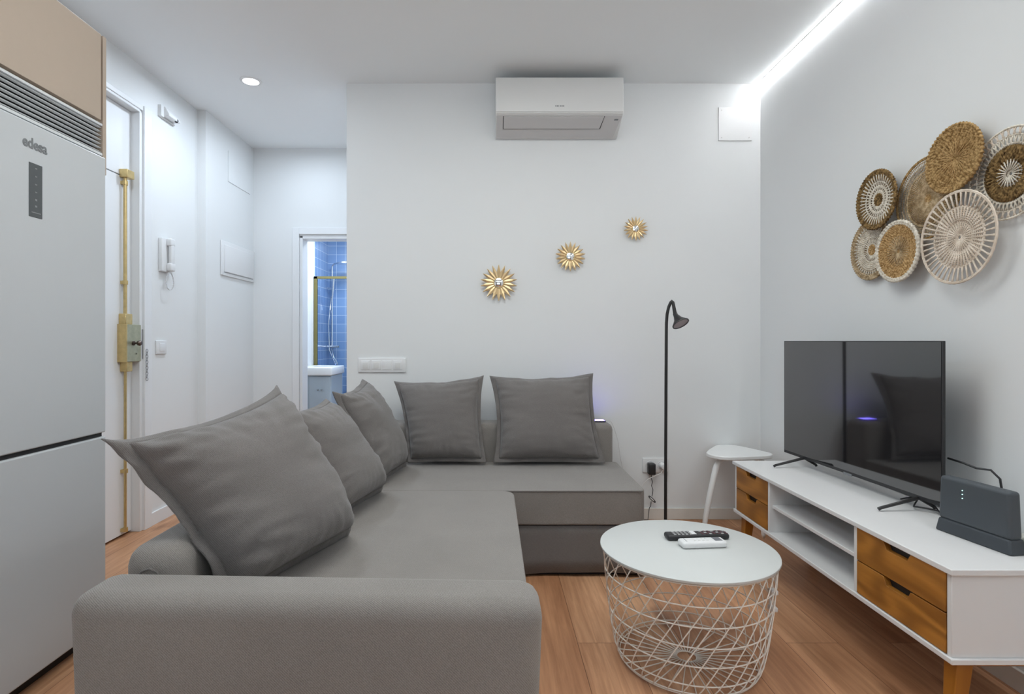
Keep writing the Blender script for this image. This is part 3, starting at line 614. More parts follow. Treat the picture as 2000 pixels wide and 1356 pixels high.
# ---- cushions
def cushion(label, BL, BR, TR, TL, T=0.085, seed=0, pinch=0.075, tuck=0.0, topk=1.0, fold=0.006):
    """pillow between four corner points (bottom left, bottom right, top right, top left as seen from its front)"""
    BL, BR, TR, TL = map(Vector, (BL, BR, TR, TL))
    nrm = ((BR-BL)+(TR-TL)).cross((TL-BL)+(TR-BR)).normalized()
    fw = 0.085; NN = 48
    def base(u, v):
        uu = u*(1-pinch*(1-v*v)**1.0*abs(u)**0.6); vv = v*(1-pinch*topk*(1-u*u)**(1.0 if topk < 2 else 0.7)*abs(v)**0.6)
        # gravity: bottom edge stays straight
        if v < 0: vv = v*(1-pinch*0.25*(1-u*u))
        a = (uu+1)/2; b = (vv+1)/2
        return BL*(1-a)*(1-b)+BR*a*(1-b)+TR*a*b+TL*(1-a)*b
    def wrk(u, v, s):
        p = Vector((u*2.1+seed*7.3, v*2.1+s*3.1, seed*1.7))
        edge = max(abs(u), abs(v))
        big = noise.noise(p*0.8)*fold*0.7
        # creases radiating from the corners / sides
        a = math.atan2(v, u); cr = noise.noise(Vector((a*8+seed, edge*1.0, s*2)))*fold*1.6*edge**3
        hz = noise.noise(Vector((u*1.6+v*1.5+seed, v*10.0, s)))*fold*0.9*(0.15+0.85*abs(u)**1.5)*(1-edge**8)
        rid = -abs(noise.noise(Vector((u*2.0+v*3.2+seed*3, v*4.2-u*1.1, s*5))))*fold*1.5*edge**2
        t_ = u if abs(v) > abs(u) else v+9
        puck = noise.noise(Vector((t_*13+seed*5, s*4, edge*1.5)))*0.0065*edge**5
        return big+cr+hz+rid+puck
    def flang(u, v):
        a = math.atan2(v, u)
        return 0.011*noise.noise(Vector((math.cos(a)*3.2+seed, math.sin(a)*3.2, 2.2)))+0.005*noise.noise(Vector((math.cos(a)*9, math.sin(a)*9+seed, 0)))
    def tk(u, v):
        a = min(1, abs(u)/(1-fw)); b = min(1, abs(v)/(1-fw))
        s_bot = 1.0+(0.12+tuck*6)*max(0, -v)
        return T*((max(0, 1-a**2.6))*(max(0, 1-b**2.6)))**0.42*s_bot
    lim = 1-fw
    mb = MB(); F = []; Bk = []
    for i in range(NN+1):
        fr_, br_ = [], []
        for j in range(NN+1):
            su = math.sin((i/NN-0.5)*PI)*0.45+(i/NN*2-1)*0.55; sv = math.sin((j/NN-0.5)*PI)*0.45+(j/NN*2-1)*0.55
            u = su*lim; v = sv*lim; t = tk(u, v); b_ = base(u, v); e = max(abs(u), abs(v))/lim
            fl = flang(u, v)*e**8
            k = min(1, t/0.02)
            f_ = mb.bm.verts.new(b_+nrm*(t*1.30+wrk(u, v, 0)*k+fl+0.0015)); fr_.append(f_)
            if i in (0, NN) or j in (0, NN): br_.append(f_)
            else: br_.append(mb.bm.verts.new(b_+nrm*(-t*0.40-wrk(u, v, 1)*k*0.6+fl-0.0015)))
        F.append(fr_); Bk.append(br_)
    for i in range(NN):
        for j in range(NN):
            mb.bm.faces.new((F[i][j], F[i+1][j], F[i+1][j+1], F[i][j+1]))
            mb.bm.faces.new((Bk[i][j], Bk[i][j+1], Bk[i+1][j+1], Bk[i+1][j]))
    org = (BL+BR)/2
    body = mb.build('cushion', 'cushion', loc=org, smooth='all')
    tag(body, label, 'cushion', 'grey square cushions along the sofa back')
    # flange border
    fm = MB(); per = []; n4 = 40
    for i in range(n4): per.append((-1+2*i/n4, -1))
    for i in range(n4): per.append((1, -1+2*i/n4))
    for i in range(n4): per.append((1-2*i/n4, 1))
    for i in range(n4): per.append((-1, 1-2*i/n4))
    lay = []
    for (pu, pv) in per:
        row = []
        for q in (lim*0.985, lim+(1-lim)*0.35, lim+(1-lim)*0.7, 1.0):
            u, v = pu*q, pv*q; b_ = base(u, v)
            wob = 0.010*noise.noise(Vector((pu*4+seed, pv*4, 3.3)))*(q-lim)/(1-lim)
            row.append((b_, nrm*(flang(u, v)+wob-0.022*((q-lim)/(1-lim))*max(0, v)-tuck*((q-lim)/(1-lim))*max(0, -v)**3)))
        lay.append(row)
    top = [[fm.bm.verts.new(b_+w_+nrm*0.0025) for b_, w_ in row] for row in lay]
    bot = [[fm.bm.verts.new(b_+w_-nrm*0.0025) for b_, w_ in row] for row in lay]
    L4 = len(per)
    for i in range(L4):
        a, b2 = i, (i+1) % L4
        for j in range(3):
            fm.bm.faces.new((top[a][j], top[b2][j], top[b2][j+1], top[a][j+1]))
            fm.bm.faces.new((bot[a][j], bot[a][j+1], bot[b2][j+1], bot[b2][j]))
        fm.bm.faces.new((top[a][3], top[b2][3], bot[b2][3], bot[a][3]))
        fm.bm.faces.new((top[a][0], bot[a][0], bot[b2][0], top[b2][0]))
    fm.build('flange', 'cushion', body, smooth='all')
    return body
cushion('grey cushion nearest the camera, tipped far back over the side backrest',
        (-0.665, 1.44, 0.425), (-0.475, 2.00, 0.425), (-0.745, 1.985, 0.955), (-0.935, 1.365, 0.872), T=0.10, seed=1, fold=0.013, pinch=0.075, tuck=0.05, topk=2.1)
cushion('grey cushion between the nearest cushion and the corner cushion',
        (-0.60, 2.06, 0.425), (-0.48, 2.585, 0.425), (-0.735, 2.53, 0.850), (-0.80, 2.06, 0.860), T=0.08, seed=2, fold=0.010, pinch=0.08, tuck=0.04, topk=1.6)
cushion('grey cushion in the corner of the sofa, its top corner pointing up',
        (-0.55, 2.64, 0.412), (-0.465, 3.14, 0.412), (-0.70, 3.12, 0.900), (-0.745, 2.66, 0.868), T=0.075, seed=3, fold=0.010, pinch=0.09, tuck=0.02, topk=1.5)
cushion('grey cushion on the rear seat beside the corner, under the largest sunburst mirror',
        (-0.475, 3.155, 0.420), (-0.035, 3.155, 0.420), (-0.052, 3.31, 0.905), (-0.588, 3.33, 0.870), T=0.07, seed=4, fold=0.008, pinch=0.1)
cushion('rightmost grey cushion, wide and upright near the glowing phone',
        (0.005, 3.15, 0.420), (0.632, 3.15, 0.418), (0.598, 3.32, 0.920), (-0.018, 3.32, 0.902), T=0.075, seed=5, fold=0.008, pinch=0.1)

# phone on the rear backrest with its cable
ph = thing('smartphone', 'thin black phone with a glowing blue screen lying on the sofa backrest', 'phone', (0.63, 3.36, 0.622))
MB().rbox(0.575, 0.668, 3.32, 3.385, 0.6225, 0.6305, 0.002).build('phone_body', 'blackp', ph, smooth=True)
tag(MB().box(0.580, 0.663, 3.324, 3.381, 0.6305, 0.6311).build('phone_screen', 'phone', ph), 'glowing blue screen')
MB().tube([(0.668, 3.36, 0.626), (0.690, 3.37, 0.632), (0.712, 3.38, 0.618), (0.735, 3.39, 0.57), (0.757, 3.40, 0.50), (0.77, 3.41, 0.42), (0.79, 3.42, 0.32), (0.82, 3.43, 0.24), (0.86, 3.43, 0.20)], 0.0012, 6).build('charging_cable', 'acunder', ph, smooth='all')

# ================================================================= COFFEE TABLE
TX, TY = 0.674, 1.956
ct = thing('coffee_table', 'round coffee table with white tray top on a cream wire basket base', 'table', (TX, TY, 0))
TT = 0.388
tag(MB().lathe([(0, TT), (0.291, TT), (0.2945, TT-0.002), (0.2950, TT-0.007), (0.2935, TT-0.010), (0.288, TT-0.010), (0.288, TT-0.012), (0, TT-0.012)], (TX, TY, 0), n=128).build('table_top', 'tablewhite', ct, smooth=True), 'flat white round tray')
bprof = [(0.007, 0.226), (0.020, 0.236), (0.055, 0.2455), (0.10, 0.254), (0.16, 0.263), (0.22, 0.270), (0.28, 0.276), (0.34, 0.281), (0.371, 0.284)]
def brad(z):
    for (z0, r0), (z1, r1) in zip(bprof, bprof[1:]):
        if z <= z1: t = max(0, (z-z0)/(z1-z0)); return r0+(r1-r0)*t
    return bprof[-1][1]
EX, EY, EZ = Vector((1, 0, 0)), Vector((0, 1, 0)), Vector((0, 0, 1))
for z in (0.3715, 0.304, 0.240, 0.174, 0.112, 0.047, 0.016):
    MB().ring((TX, TY, z), EX, EY, EZ, brad(z), 0.0022, 96, 6).build('hoop', 'wire', ct, smooth='all')
MB().ring((TX, TY, 0.006), EX, EY, EZ, 0.226, 0.0019, 96, 6).build('bottom_ring', 'wire', ct, smooth='all')
MB().ring((TX, TY, 0.006), EX, EY, EZ, 0.033, 0.0022, 40, 6).build('centre_ring', 'wire', ct, smooth='all')
for i in range(32):
    a0 = 2*PI*i/32; pts = [(TX+0.033*math.cos(a0), TY+0.033*math.sin(a0), 0.0075), (TX+0.222*math.cos(a0), TY+0.222*math.sin(a0), 0.0075)]
    for k in range(0, 15):
        z = 0.0095+(0.371-0.0095)*k/14; a = a0+R(46)*k/14; r = brad(z)+0.002
        pts.append((TX+r*math.cos(a), TY+r*math.sin(a), z))
    MB().tube(pts, 0.0020, 5).build('basket_wire', 'wire', ct, smooth='all')
ca = R(-14)
cm = MB()
for (da, z) in ((-0.02, 0.262), (0.0, 0.203)):
    c = Vector((TX+0.274*math.cos(ca+da), TY+0.274*math.sin(ca+da), z))
    cm.rbox(c.x-0.012, c.x+0.012, c.y-0.014, c.y+0.014, z-0.007, z+0.008, 0.003)
cm.tube([(TX+0.274*math.cos(ca), TY+0.274*math.sin(ca), 0.255), (TX+0.268*math.cos(ca+0.05), TY+0.268*math.sin(ca+0.05), 0.23), (TX+0.270*math.cos(ca), TY+0.270*math.sin(ca), 0.205)], 0.004, 8)
cm.build('closure_clip', 'plastic', ct, smooth=True)

def at_rot(mb, cx, cy, ang):
    bmesh.ops.rotate(mb.bm, verts=list(mb.bm.verts), cent=(cx, cy, 0), matrix=Matrix.Rotation(ang, 3, 'Z')); return mb
# remotes (z starts on the tray)
bx, by = 0.740, 2.035
rb = thing('tv_remote', 'black television remote with a busy button field, behind the white remote', 'remote', (bx, by, TT))
ra = R(4)
def rr(mb, name, m, parent, **kw): return at_rot(mb, bx, by, ra).build(name, m, parent, **kw)
rr(MB().rbox(bx-0.117, bx+0.110, by-0.024, by+0.024, TT+0.001, TT+0.021, 0.008, 4), 'remote_body', 'blackp', rb, smooth=True)
for i in range(14):
    for j in range(3):
        if 5 <= i <= 6: continue
        x = bx-0.088+i*0.0145; y = by-0.015+j*0.0135
        rr(MB().rbox(x-0.0045, x+0.0045, y-0.0038, y+0.0038, TT+0.020, TT+0.0225, 0.001, 1), 'button', 'remoteink' if (i+j) % 3 == 0 or i < 5 else 'remotered', rb)
rr(MB().box(bx-0.028, bx-0.010, by-0.017, by+0.017, TT+0.0205, TT+0.0222), 'button_panel', 'plastic', rb)
bx, by = 0.728, 1.955
rw = thing('ac_remote', 'white remote control with a small display lying in front of the black one', 'remote', (bx, by, TT))
ra = R(5)
rr(MB().rbox(bx-0.080, bx+0.080, by-0.026, by+0.026, TT+0.001, TT+0.024, 0.009, 4), 'remote_body', 'plastic', rw, smooth=True)
rr(MB().box(bx+0.040, bx+0.066, by-0.016, by+0.018, TT+0.0235, TT+0.0246), 'display', 'lcd', rw)
for i in range(4):
    for j in range(2):
        x = bx-0.030+i*0.015; y = by-0.009+j*0.018
        rr(MB().rbox(x-0.004, x+0.004, y-0.003, y+0.003, TT+0.0235, TT+0.0255, 0.001, 1), 'button', 'acbody', rw)
rr(MB().box(bx-0.062, bx-0.060, by-0.015, by+0.015, TT+0.0235, TT+0.0245), 'mark', 'logo', rw)

# ================================================================= TV CONSOLE
F0, F1 = 1.215, 1.615      # front and back x
K0, K1 = 1.490, 2.820      # near and far y
cs = thing('tv_console', 'long white low TV console with honey wood drawers against the right wall', 'cabinet', (1.41, 2.15, 0))
MB().box(F0-0.010, F1, K0-0.012, K1+0.012, 0.483, 0.500).build('top_board', 'consolewhite', cs, bevel=0.0025)
MB().box(F0-0.006, F1, K0-0.008, K1+0.008, 0.246, 0.262).build('bottom_board', 'consolewhite', cs, bevel=0.0025)
for y0, y1, nm in ((K0, K0+0.016, 'side_panel'), (K1-0.016, K1, 'side_panel'), (1.878, 1.894, 'divider'), (2.470, 2.486, 'divider')):
    MB().box(F0, F1, y0, y1, 0.262, 0.483).build(nm, 'consolewhite', cs, bevel=0.0015)
MB().box(F1-0.008, F1-0.003, K0+0.016, K1-0.016, 0.262, 0.483).build('back_panel', 'consolewhite', cs)
MB().box(F0+0.012, F1-0.008, 1.894, 2.470, 0.368, 0.382).build('shelf', 'consolewhite', cs, bevel=0.0015)
def drawer(ya, yb, za, zb):
    c = (ya+yb)/2; hw = 0.057; nd = 0.024
    poly = [(ya, za), (yb, za), (yb, zb), (c+hw, zb), (c+hw-0.014, zb-nd), (c-hw+0.014, zb-nd), (c-hw, zb), (ya, zb)]
    d = MB().prism(poly, 'x', F0-0.002, F0+0.016).build('drawer', 'drawer', cs, bevel=0.001)
    tag(d, 'honey coloured wood drawer front')
    tag(MB().box(F0+0.0165, F0+0.019, ya, yb, za, zb).build('finger_notch', 'notch', d), 'black finger notch')
for ya, yb in ((K0+0.0185, 1.8755), (2.4885, K1-0.0185)):
    drawer(ya, yb, 0.2645, 0.3705); drawer(ya, yb, 0.3745, 0.4805)
tag(MB().box(F0+0.02, F0+0.045, K0+0.03, K1-0.03, 0.232, 0.246).box(F1-0.05, F1-0.025, K0+0.03, K1-0.03, 0.232, 0.246).box(F0+0.03, F1-0.03, K0+0.012, K0+0.037, 0.233, 0.246).box(F0+0.03, F1-0.03, K1-0.037, K1-0.012, 0.233, 0.246).build('base_frame', 'legwood', cs, bevel=0.001), 'honey wood frame')
for x, y, sx, sy in ((F0+0.045, K0+0.032, -0.022, 0.0), (F0+0.045, K1-0.045, -0.022, 0.0), (F1-0.05, K0+0.032, 0.015, 0.0), (F1-0.05, K1-0.045, 0.015, 0.0)):
    m_ = MB(); t = 0.023; b_ = 0.014; vs = []
    for (cx, cy, hh, z) in ((x+sx, y+sy, b_, 0.0), (x, y, t, 0.246)):
        for dx, dy in ((-1, -1), (1, -1), (1, 1), (-1, 1)): vs.append(m_.bm.verts.new((cx+dx*hh, cy+dy*hh, z)))
    for f in ((3, 2, 1, 0), (4, 5, 6, 7), (0, 1, 5, 4), (1, 2, 6, 5), (2, 3, 7, 6), (3, 0, 4, 7)): m_.bm.faces.new([vs[i] for i in f])
    tag(m_.build('leg', 'legwood', cs, bevel=0.003), 'tapered honey wood leg')

# ---- television (panel from far to near, slightly turned)
tv = thing('television', 'large flat black television standing on the white console', 'television', (1.50, 2.37, 0.5))
pF, pN = Vector((1.472, 2.845)), Vector((1.512, 1.893))
dv = (pN-pF).normalized(); nv = Vector((dv.y, -dv.x))   # towards the room
if nv.x > 0: nv = -nv
ZB, ZT = 0.541, 1.102
def tvbox(s0, s1, n0, n1, z0, z1, name, m, parent, **kw):
    mb = MB(); mb.box(0, 1, 0, 1, 0, 1)
    for v in mb.bm.verts:
        s = s0+(s1-s0)*v.co.x; n = n0+(n1-n0)*v.co.y; z = z0+(z1-z0)*v.co.z
        p = pF+dv*s+nv*n; v.co = (p.x, p.y, z)
    return mb.build(name, m, parent, **kw)
W = (pN-pF).length
tvbox(0, W, -0.012, 0.0, ZB, ZT, 'bezel', 'blackp', tv, bevel=0.002)
tvbox(0.004, W-0.004, 0.0, 0.0012, ZB+0.014, ZT-0.004, 'screen', 'screen', tv)
tvbox(0.10, W-0.10, -0.050, -0.012, ZB+0.03, ZB+0.36, 'rear_housing', 'blackp', tv, bevel=0.008)
tvbox(0.455, 0.505, 0.0, 0.002, ZB-0.004, ZB+0.006, 'logo_bar', 'logo', tv)
for s in (0.165, W-0.105):
    q = pF+dv*s-nv*0.006; f = q+nv*0.150; b_ = q-nv*0.055
    MB().tube([(q.x, q.y, ZB+0.004), (f.x+0.006, f.y-0.004, 0.512), (f.x, f.y, 0.5065)], [0.007, 0.0058, 0.006], 8).tube([(q.x, q.y, ZB+0.004), (b_.x, b_.y, 0.512), (b_.x+0.003, b_.y, 0.506)], [0.007, 0.0058, 0.006], 8).build('foot', 'black', tv, smooth=True)
cp = []
for i in range(28):
    t = i/27; cp.append((1.535+0.03*math.sin(t*9), 2.12-0.22*t, 0.506+0.022*abs(math.sin(t*7))*(1-t)))
MB().tube(cp, 0.003, 6).tube([(1.57, 2.02, 0.53), (1.55, 1.95, 0.505), (1.56, 1.89, 0.506), (1.60, 1.92, 0.52)], 0.003, 6).tube([(1.56, 1.93, 0.70), (1.575, 1.885, 0.693), (1.59, 1.85, 0.683), (1.61, 1.82, 0.684), (1.622, 1.80, 0.66), (1.63, 1.79, 0.56)], 0.0035, 6).build('cables', 'blackp', tv, smooth='all')

# ---- router
ro = thing('router', 'dark slate upright router with tiny status lights beside the television', 'router', (1.44, 1.68, 0.5))
r0, r1 = Vector((1.420, 1.798)), Vector((1.448, 1.572))
rd = (r1-r0).normalized(); rn = Vector((rd.y, -rd.x))
if rn.x > 0: rn = -rn
def rshape(s_pad, n_front, n_back, z0, z1, name, m, parent, taper=0.0, bev=0.006):
    mb = MB(); mb.box(0, 1, 0, 1, 0, 1); Lr = (r1-r0).length
    for v in mb.bm.verts:
        k = taper if v.co.z > 0.5 else 0
        s = (-s_pad+k)+(Lr+2*s_pad-2*k)*v.co.x; n = (n_front-k*0.6) if v.co.y > 0.5 else -(n_back-k*0.6)
        p = r0+rd*s+rn*n; v.co = (p.x, p.y, z0+(z1-z0)*v.co.z)
    return mb.build(name, m, parent, bevel=bev, seg=4)
rshape(0.004, 0.006, 0.052, 0.5, 0.543, 'stand', 'routerbase', ro, taper=0.008)
rshape(-0.002, 0.001, 0.042, 0.541, 0.676, 'case', 'router', ro, taper=0.004, bev=0.010)
for i, z in enumerate((0.646, 0.634, 0.622)):
    p = r0+rd*0.085-rn*0.0
    MB().cyl((p.x+rn.x*0.0005, p.y+rn.y*0.0005, z), (p.x+rn.x*0.0022, p.y+rn.y*0.0022, z), 0.0014, n=8).build('status_light', 'led', ro)
wb = thing('white_adapter', 'cream plastic box lying on the console behind the dark router', 'adapter', (1.54, 1.55, 0.5))
MB().rbox(1.500, 1.600, 1.545, 1.640, 0.504, 0.545, 0.010).build('case', 'cream', wb, smooth=True)
MB().rbox(1.51, 1.59, 1.555, 1.63, 0.500, 0.506, 0.002).build('feet', 'cream', wb)

# ================================================================= WOVEN WALL BASKETS
e1, e2, en = Vector((0, -1, 0)), Vector((0, 0, 1)), Vector((-1, 0, 0))
def plate(y, z, off, tilt, label):
    o = thing('woven_wall_basket', label, 'wall decoration', (XR-off, y, z), 'woven baskets on the right wall')
    c = Vector((XR-off, y, z))
    n_ = (en+Vector((0, -tilt[0], tilt[1]))).normalized(); a_ = (e1-n_*e1.dot(n_)).normalized(); b_ = n_.cross(a_)
    if b_.z < 0: b_ = -b_
    return o, c, a_, b_, n_
def coil(pl, ra, rb_, pitch, rad, m, name, dish, lobef=1.0, amp=0.28, mm=6):
    o, c, a, b, n = pl; mb = MB(); k = max(1, round((rb_-ra)/pitch))
    for i in range(k):
        rr_ = ra+(rb_-ra)*(i+0.5)/k; lob = max(6, int(2*PI*rr_/0.0105*lobef)); seg = max(24, min(240, lob*4))
        mb.ring(c, a, b, n, rr_, rad, seg, mm, lob, amp, dish(rr_), phase=i*PI*0.9)
    return mb.build(name, m, o, smooth='all')
def spokes(pl, ra, rb_, cnt, rad, m, name, dish, ph=0, pair=0):
    o, c, a, b, n = pl; mb = MB()
    for i in range(cnt):
        for s in ((-1, 1) if pair else (0,)):
            t = 2*PI*i/cnt+ph; t0 = t+s*pair; t1 = t-s*pair
            d0 = a*math.cos(t0)+b*math.sin(t0); d1 = a*math.cos(t1)+b*math.sin(t1)
            rm = (ra+rb_)/2; dm = ((d0+d1)/2).normalized()
            mb.tube([c+d0*ra+n*dish(ra), c+dm*rm+n*(dish(rm)+rad*0.4), c+d1*rb_+n*dish(rb_)], rad, 5)
    return mb.build(name, m, o, smooth='all')
D = lambda r_, k: (lambda r: k*(r/r_)**2)
# 1 dark and white lattice
pl = plate(2.353, 1.692, 0.045, (0.0, 0.0), 'dark seagrass and white lattice basket, leftmost of the upper row'); d = D(0.12, 0.014)
coil(pl, 0.0, 0.027, 0.006, 0.0045, 'seagrassdark', 'centre', d, 1.0, 0.35)
coil(pl, 0.027, 0.038, 0.006, 0.004, 'white', 'white_ring', d); spokes(pl, 0.036, 0.050, 26, 0.0026, 'white', 'white_weave', d)
coil(pl, 0.049, 0.058, 0.0045, 0.004, 'white', 'white_ring', d); spokes(pl, 0.056, 0.074, 34, 0.0030, 'white', 'white_weave', d, 0.05)
coil(pl, 0.071, 0.076, 0.004, 0.003, 'white', 'white_ring', d); spokes(pl, 0.074, 0.106, 40, 0.0034, 'white', 'white_weave', d)
spokes(pl, 0.080, 0.110, 40, 0.0034, 'seagrassdark', 'dark_weave', d, PI/40)
coil(pl, 0.036, 0.100, 0.0095, 0.0040, 'seagrassdark', 'dark_backing', lambda r: d(r)-0.005, 1, 0.4)
coil(pl, 0.088, 0.093, 0.005, 0.0028, 'seagrass', 'rib', d); coil(pl, 0.104, 0.122, 0.007, 0.0052, 'seagrassdark', 'rim', d, 0.8, 0.35)
# 2 fine tan fan
pl = plate(2.125, 1.640, 0.014, (0.0, 0.0), 'large finely ribbed tan basket with a dark thin rim, behind its neighbours'); d = D(0.155, 0.010)
coil(pl, 0.0, 0.016, 0.005, 0.003, 'jute', 'centre', d); spokes(pl, 0.010, 0.104, 84, 0.0017, 'tan', 'inner_ribs', d)
coil(pl, 0.016, 0.104, 0.0074, 0.0022, 'jute', 'weave', D(0.155, 0.006), 1.4, 0.3, 5); coil(pl, 0.100, 0.107, 0.0035, 0.0025, 'tan', 'middle_ring', d)
spokes(pl, 0.106, 0.149, 110, 0.0012, 'tan', 'outer_ribs', d); coil(pl, 0.108, 0.147, 0.012, 0.0016, 'tan', 'fine_rings', d, 1.2, 0.2, 5)
coil(pl, 0.148, 0.156, 0.004, 0.0032, 'seagrass', 'rim', d)
# 3 solid seagrass
pl = plate(1.965, 1.738, 0.042, (0.02, 0.04), 'topmost solid brown seagrass basket with a braided rim'); d = D(0.115, 0.012)
coil(pl, 0.0, 0.104, 0.0076, 0.0056, 'seagrass', 'weave', d, 0.95, 0.42); coil(pl, 0.104, 0.118, 0.007, 0.0058, 'seagrass', 'rim', d, 0.8, 0.35)
spokes(pl, 0.012, 0.070, 34, 0.0018, 'jute', 'ribs', lambda r: d(r)+0.0045)
# 4 right, dark star in white ring
pl = plate(1.785, 1.632, 0.016, (0.0, 0.0), 'rightmost basket with a white star centre inside a shaggy dark ring'); d = D(0.145, 0.010)
coil(pl, 0.006, 0.014, 0.004, 0.003, 'white', 'centre', d); spokes(pl, 0.012, 0.045, 22, 0.0022, 'white', 'star', lambda r: 0.006)
coil(pl, 0.014, 0.046, 0.010, 0.0022, 'seagrass', 'inner_weave', d, 1, 0.3); coil(pl, 0.042, 0.080, 0.0085, 0.0062, 'seagrassdark', 'dark_ring', d, 0.9, 0.6)
spokes(pl, 0.050, 0.088, 44, 0.0034, 'seagrassdark', 'dark_fringe', lambda r: d(r)+0.003, 0, 0.05)
coil(pl, 0.092, 0.096, 0.004, 0.0026, 'white', 'white_ring', d); spokes(pl, 0.086, 0.116, 46, 0.0027, 'white', 'white_weave', d, 0, 0.045)
coil(pl, 0.116, 0.121, 0.005, 0.0026, 'white', 'white_ring', d); spokes(pl, 0.118, 0.140, 40, 0.0024, 'rattan', 'outer_weave', d, 0, 0.03)
coil(pl, 0.139, 0.147, 0.008, 0.0036, 'white', 'rim', d)
# 5 bottom left, pale
pl = plate(2.437, 1.496, 0.016, (0.0, 0.0), 'pale basket with a small tan centre, lowest on the left'); d = D(0.13, 0.010)
coil(pl, 0.0, 0.024, 0.005, 0.0035, 'jute', 'centre', d); coil(pl, 0.024, 0.030, 0.0035, 0.003, 'white', 'white_ring', d)
spokes(pl, 0.028, 0.050, 30, 0.0028, 'white', 'inner_weave', d); coil(pl, 0.050, 0.090, 0.0078, 0.0044, 'white', 'weave', d, 1.2, 0.45)
coil(pl, 0.052, 0.092, 0.0078, 0.0030, 'tan', 'tan_weave', d, 1.0, 0.4)
coil(pl, 0.028, 0.052, 0.007, 0.0035, 'seagrass', 'backing', lambda r: d(r)-0.004); spokes(pl, 0.090, 0.110, 44, 0.0032, 'white', 'outer_weave', d); coil(pl, 0.090, 0.108, 0.009, 0.0022, 'tan', 'tan_rings', d)
coil(pl, 0.108, 0.130, 0.0070, 0.0046, 'tan', 'rim', d, 0.9, 0.45)
# 6 bottom middle jute with white rim
pl = plate(2.233, 1.457, 0.046, (0.0, 0.0), 'solid golden jute basket with a thick white rim'); d = D(0.12, 0.012)
coil(pl, 0.0, 0.106, 0.0062, 0.0046, 'jute', 'weave', d, 1.0, 0.4); spokes(pl, 0.008, 0.060, 36, 0.0014, 'tan', 'ribs', lambda r: d(r)+0.004)
coil(pl, 0.106, 0.121, 0.0075, 0.0062, 'white', 'rim', d, 0.7, 0.28)
# 7 large white rattan wheel
pl = plate(1.938, 1.458, 0.052, (0.0, 0.0), 'large open pale rattan wheel, lowest on the right'); d = D(0.158, 0.012)
coil(pl, 0.006, 0.013, 0.004, 0.0028, 'rattan', 'centre', d); spokes(pl, 0.010, 0.054, 30, 0.0022, 'rattan', 'inner_spokes', d, 0, 0.03)
coil(pl, 0.014, 0.052, 0.0062, 0.0018, 'rattan', 'inner_weave', d, 1, 0.2, 5)
coil(pl, 0.050, 0.057, 0.0035, 0.0022, 'rattan', 'ring', d); spokes(pl, 0.054, 0.104, 44, 0.0030, 'rattan', 'middle_spokes', d, 0, 0.012)
coil(pl, 0.058, 0.100, 0.0065, 0.0020, 'rattan', 'middle_weave', lambda r: 0.003, 1, 0.2, 5)
coil(pl, 0.100, 0.107, 0.0035, 0.0022, 'rattan', 'ring', d); spokes(pl, 0.104, 0.155, 44, 0.0027, 'rattan', 'outer_spokes', d, 0.02, 0.012)
coil(pl, 0.152, 0.160, 0.004, 0.0030, 'rattan', 'rim', d, 0.5, 0.15)

# ================================================================= FRIDGE + CABINET
FX = -1.43
fg = thing('refrigerator', 'tall pale grey fridge freezer with dark control panel at the left edge', 'fridge', (-1.73, 1.8, 0))
MB().box(-2.02, FX-0.075, 1.49, 2.075, 0.05, 1.772).build('body', 'fridge', fg, bevel=0.004)
MB().box(FX-0.070, FX, 1.47, 2.083, 0.765, 1.778).build('door', 'fridge', fg, bevel=0.005, seg=3)
MB().box(FX-0.070, FX, 1.47, 2.083, 0.055, 0.750).build('freezer_door', 'fridge', fg, bevel=0.005, seg=3)
MB().box(FX-0.062, FX-0.012, 1.475, 2.078, 0.748, 0.767).build('door_gap', 'dark', fg)
MB().box(-2.0, FX-0.05, 1.48, 2.07, 0.0, 0.052).build('plinth', 'dark', fg)  # near-black block stands in for the shadow under the fridge
dp = MB().rbox(FX-0.001, FX+0.0015, 1.736, 1.788, 1.487, 1.655, 0.0012, 2).build('control_panel', 'display', fg); tag(dp, 'dark grey control panel')
for z, hh in ((1.640, 0.002), (1.615, 0.002), (1.59, 0.002), (1.566, 0.002), (1.542, 0.003), (1.522, 0.003)):
    MB().box(FX+0.0014, FX+0.0022, 1.758, 1.766, z-hh, z+hh).build('symbol', 'displaymark', dp)
MB().box(FX+0.0014, FX+0.0022, 1.744, 1.780, 1.500, 1.503).build('symbol', 'displaymark', dp)
text('logo_lettering', 'edesa', 0.046, (FX+0.0008, 1.760, 1.713), (R(90), 0, R(90)), 'logo', fg, 0.0006, 0.0011, 0.90)
cbn = thing('wall_cabinet', 'beige cabinet with a white louvred vent above the fridge', 'cabinet', (-1.73, 1.8, 1.79))
MB().box(-2.03, FX-0.03, -0.5, 2.085, 1.905, 2.232).build('carcass', 'beige', cbn, bevel=0.001)
MB().box(FX-0.030, FX-0.012, -0.5, 2.075, 1.915, 2.230).build('cabinet_door', 'beige', cbn, bevel=0.001)
MB().box(-2.03, FX-0.012, 2.085, 2.103, 1.72, 2.232).build('side_panel', 'beige', cbn, bevel=0.001)
MB().box(-2.03, FX-0.05, 0.9, 2.083, 1.79, 1.903).build('vent_housing', 'dark', cbn)
g = MB()
for i in range(7):
    z = 1.797+i*0.0152
    g.prism([(FX-0.028, z), (FX-0.012, z), (FX-0.028, z+0.011), (FX-0.036, z+0.010)], 'y', 0.9, 2.078)
g.box(FX-0.030, FX-0.013, 0.9, 2.083, 1.786, 1.795).box(FX-0.030, FX-0.013, 0.9, 2.083, 1.896, 1.904)
g.build('vent_grille', 'grille', cbn)

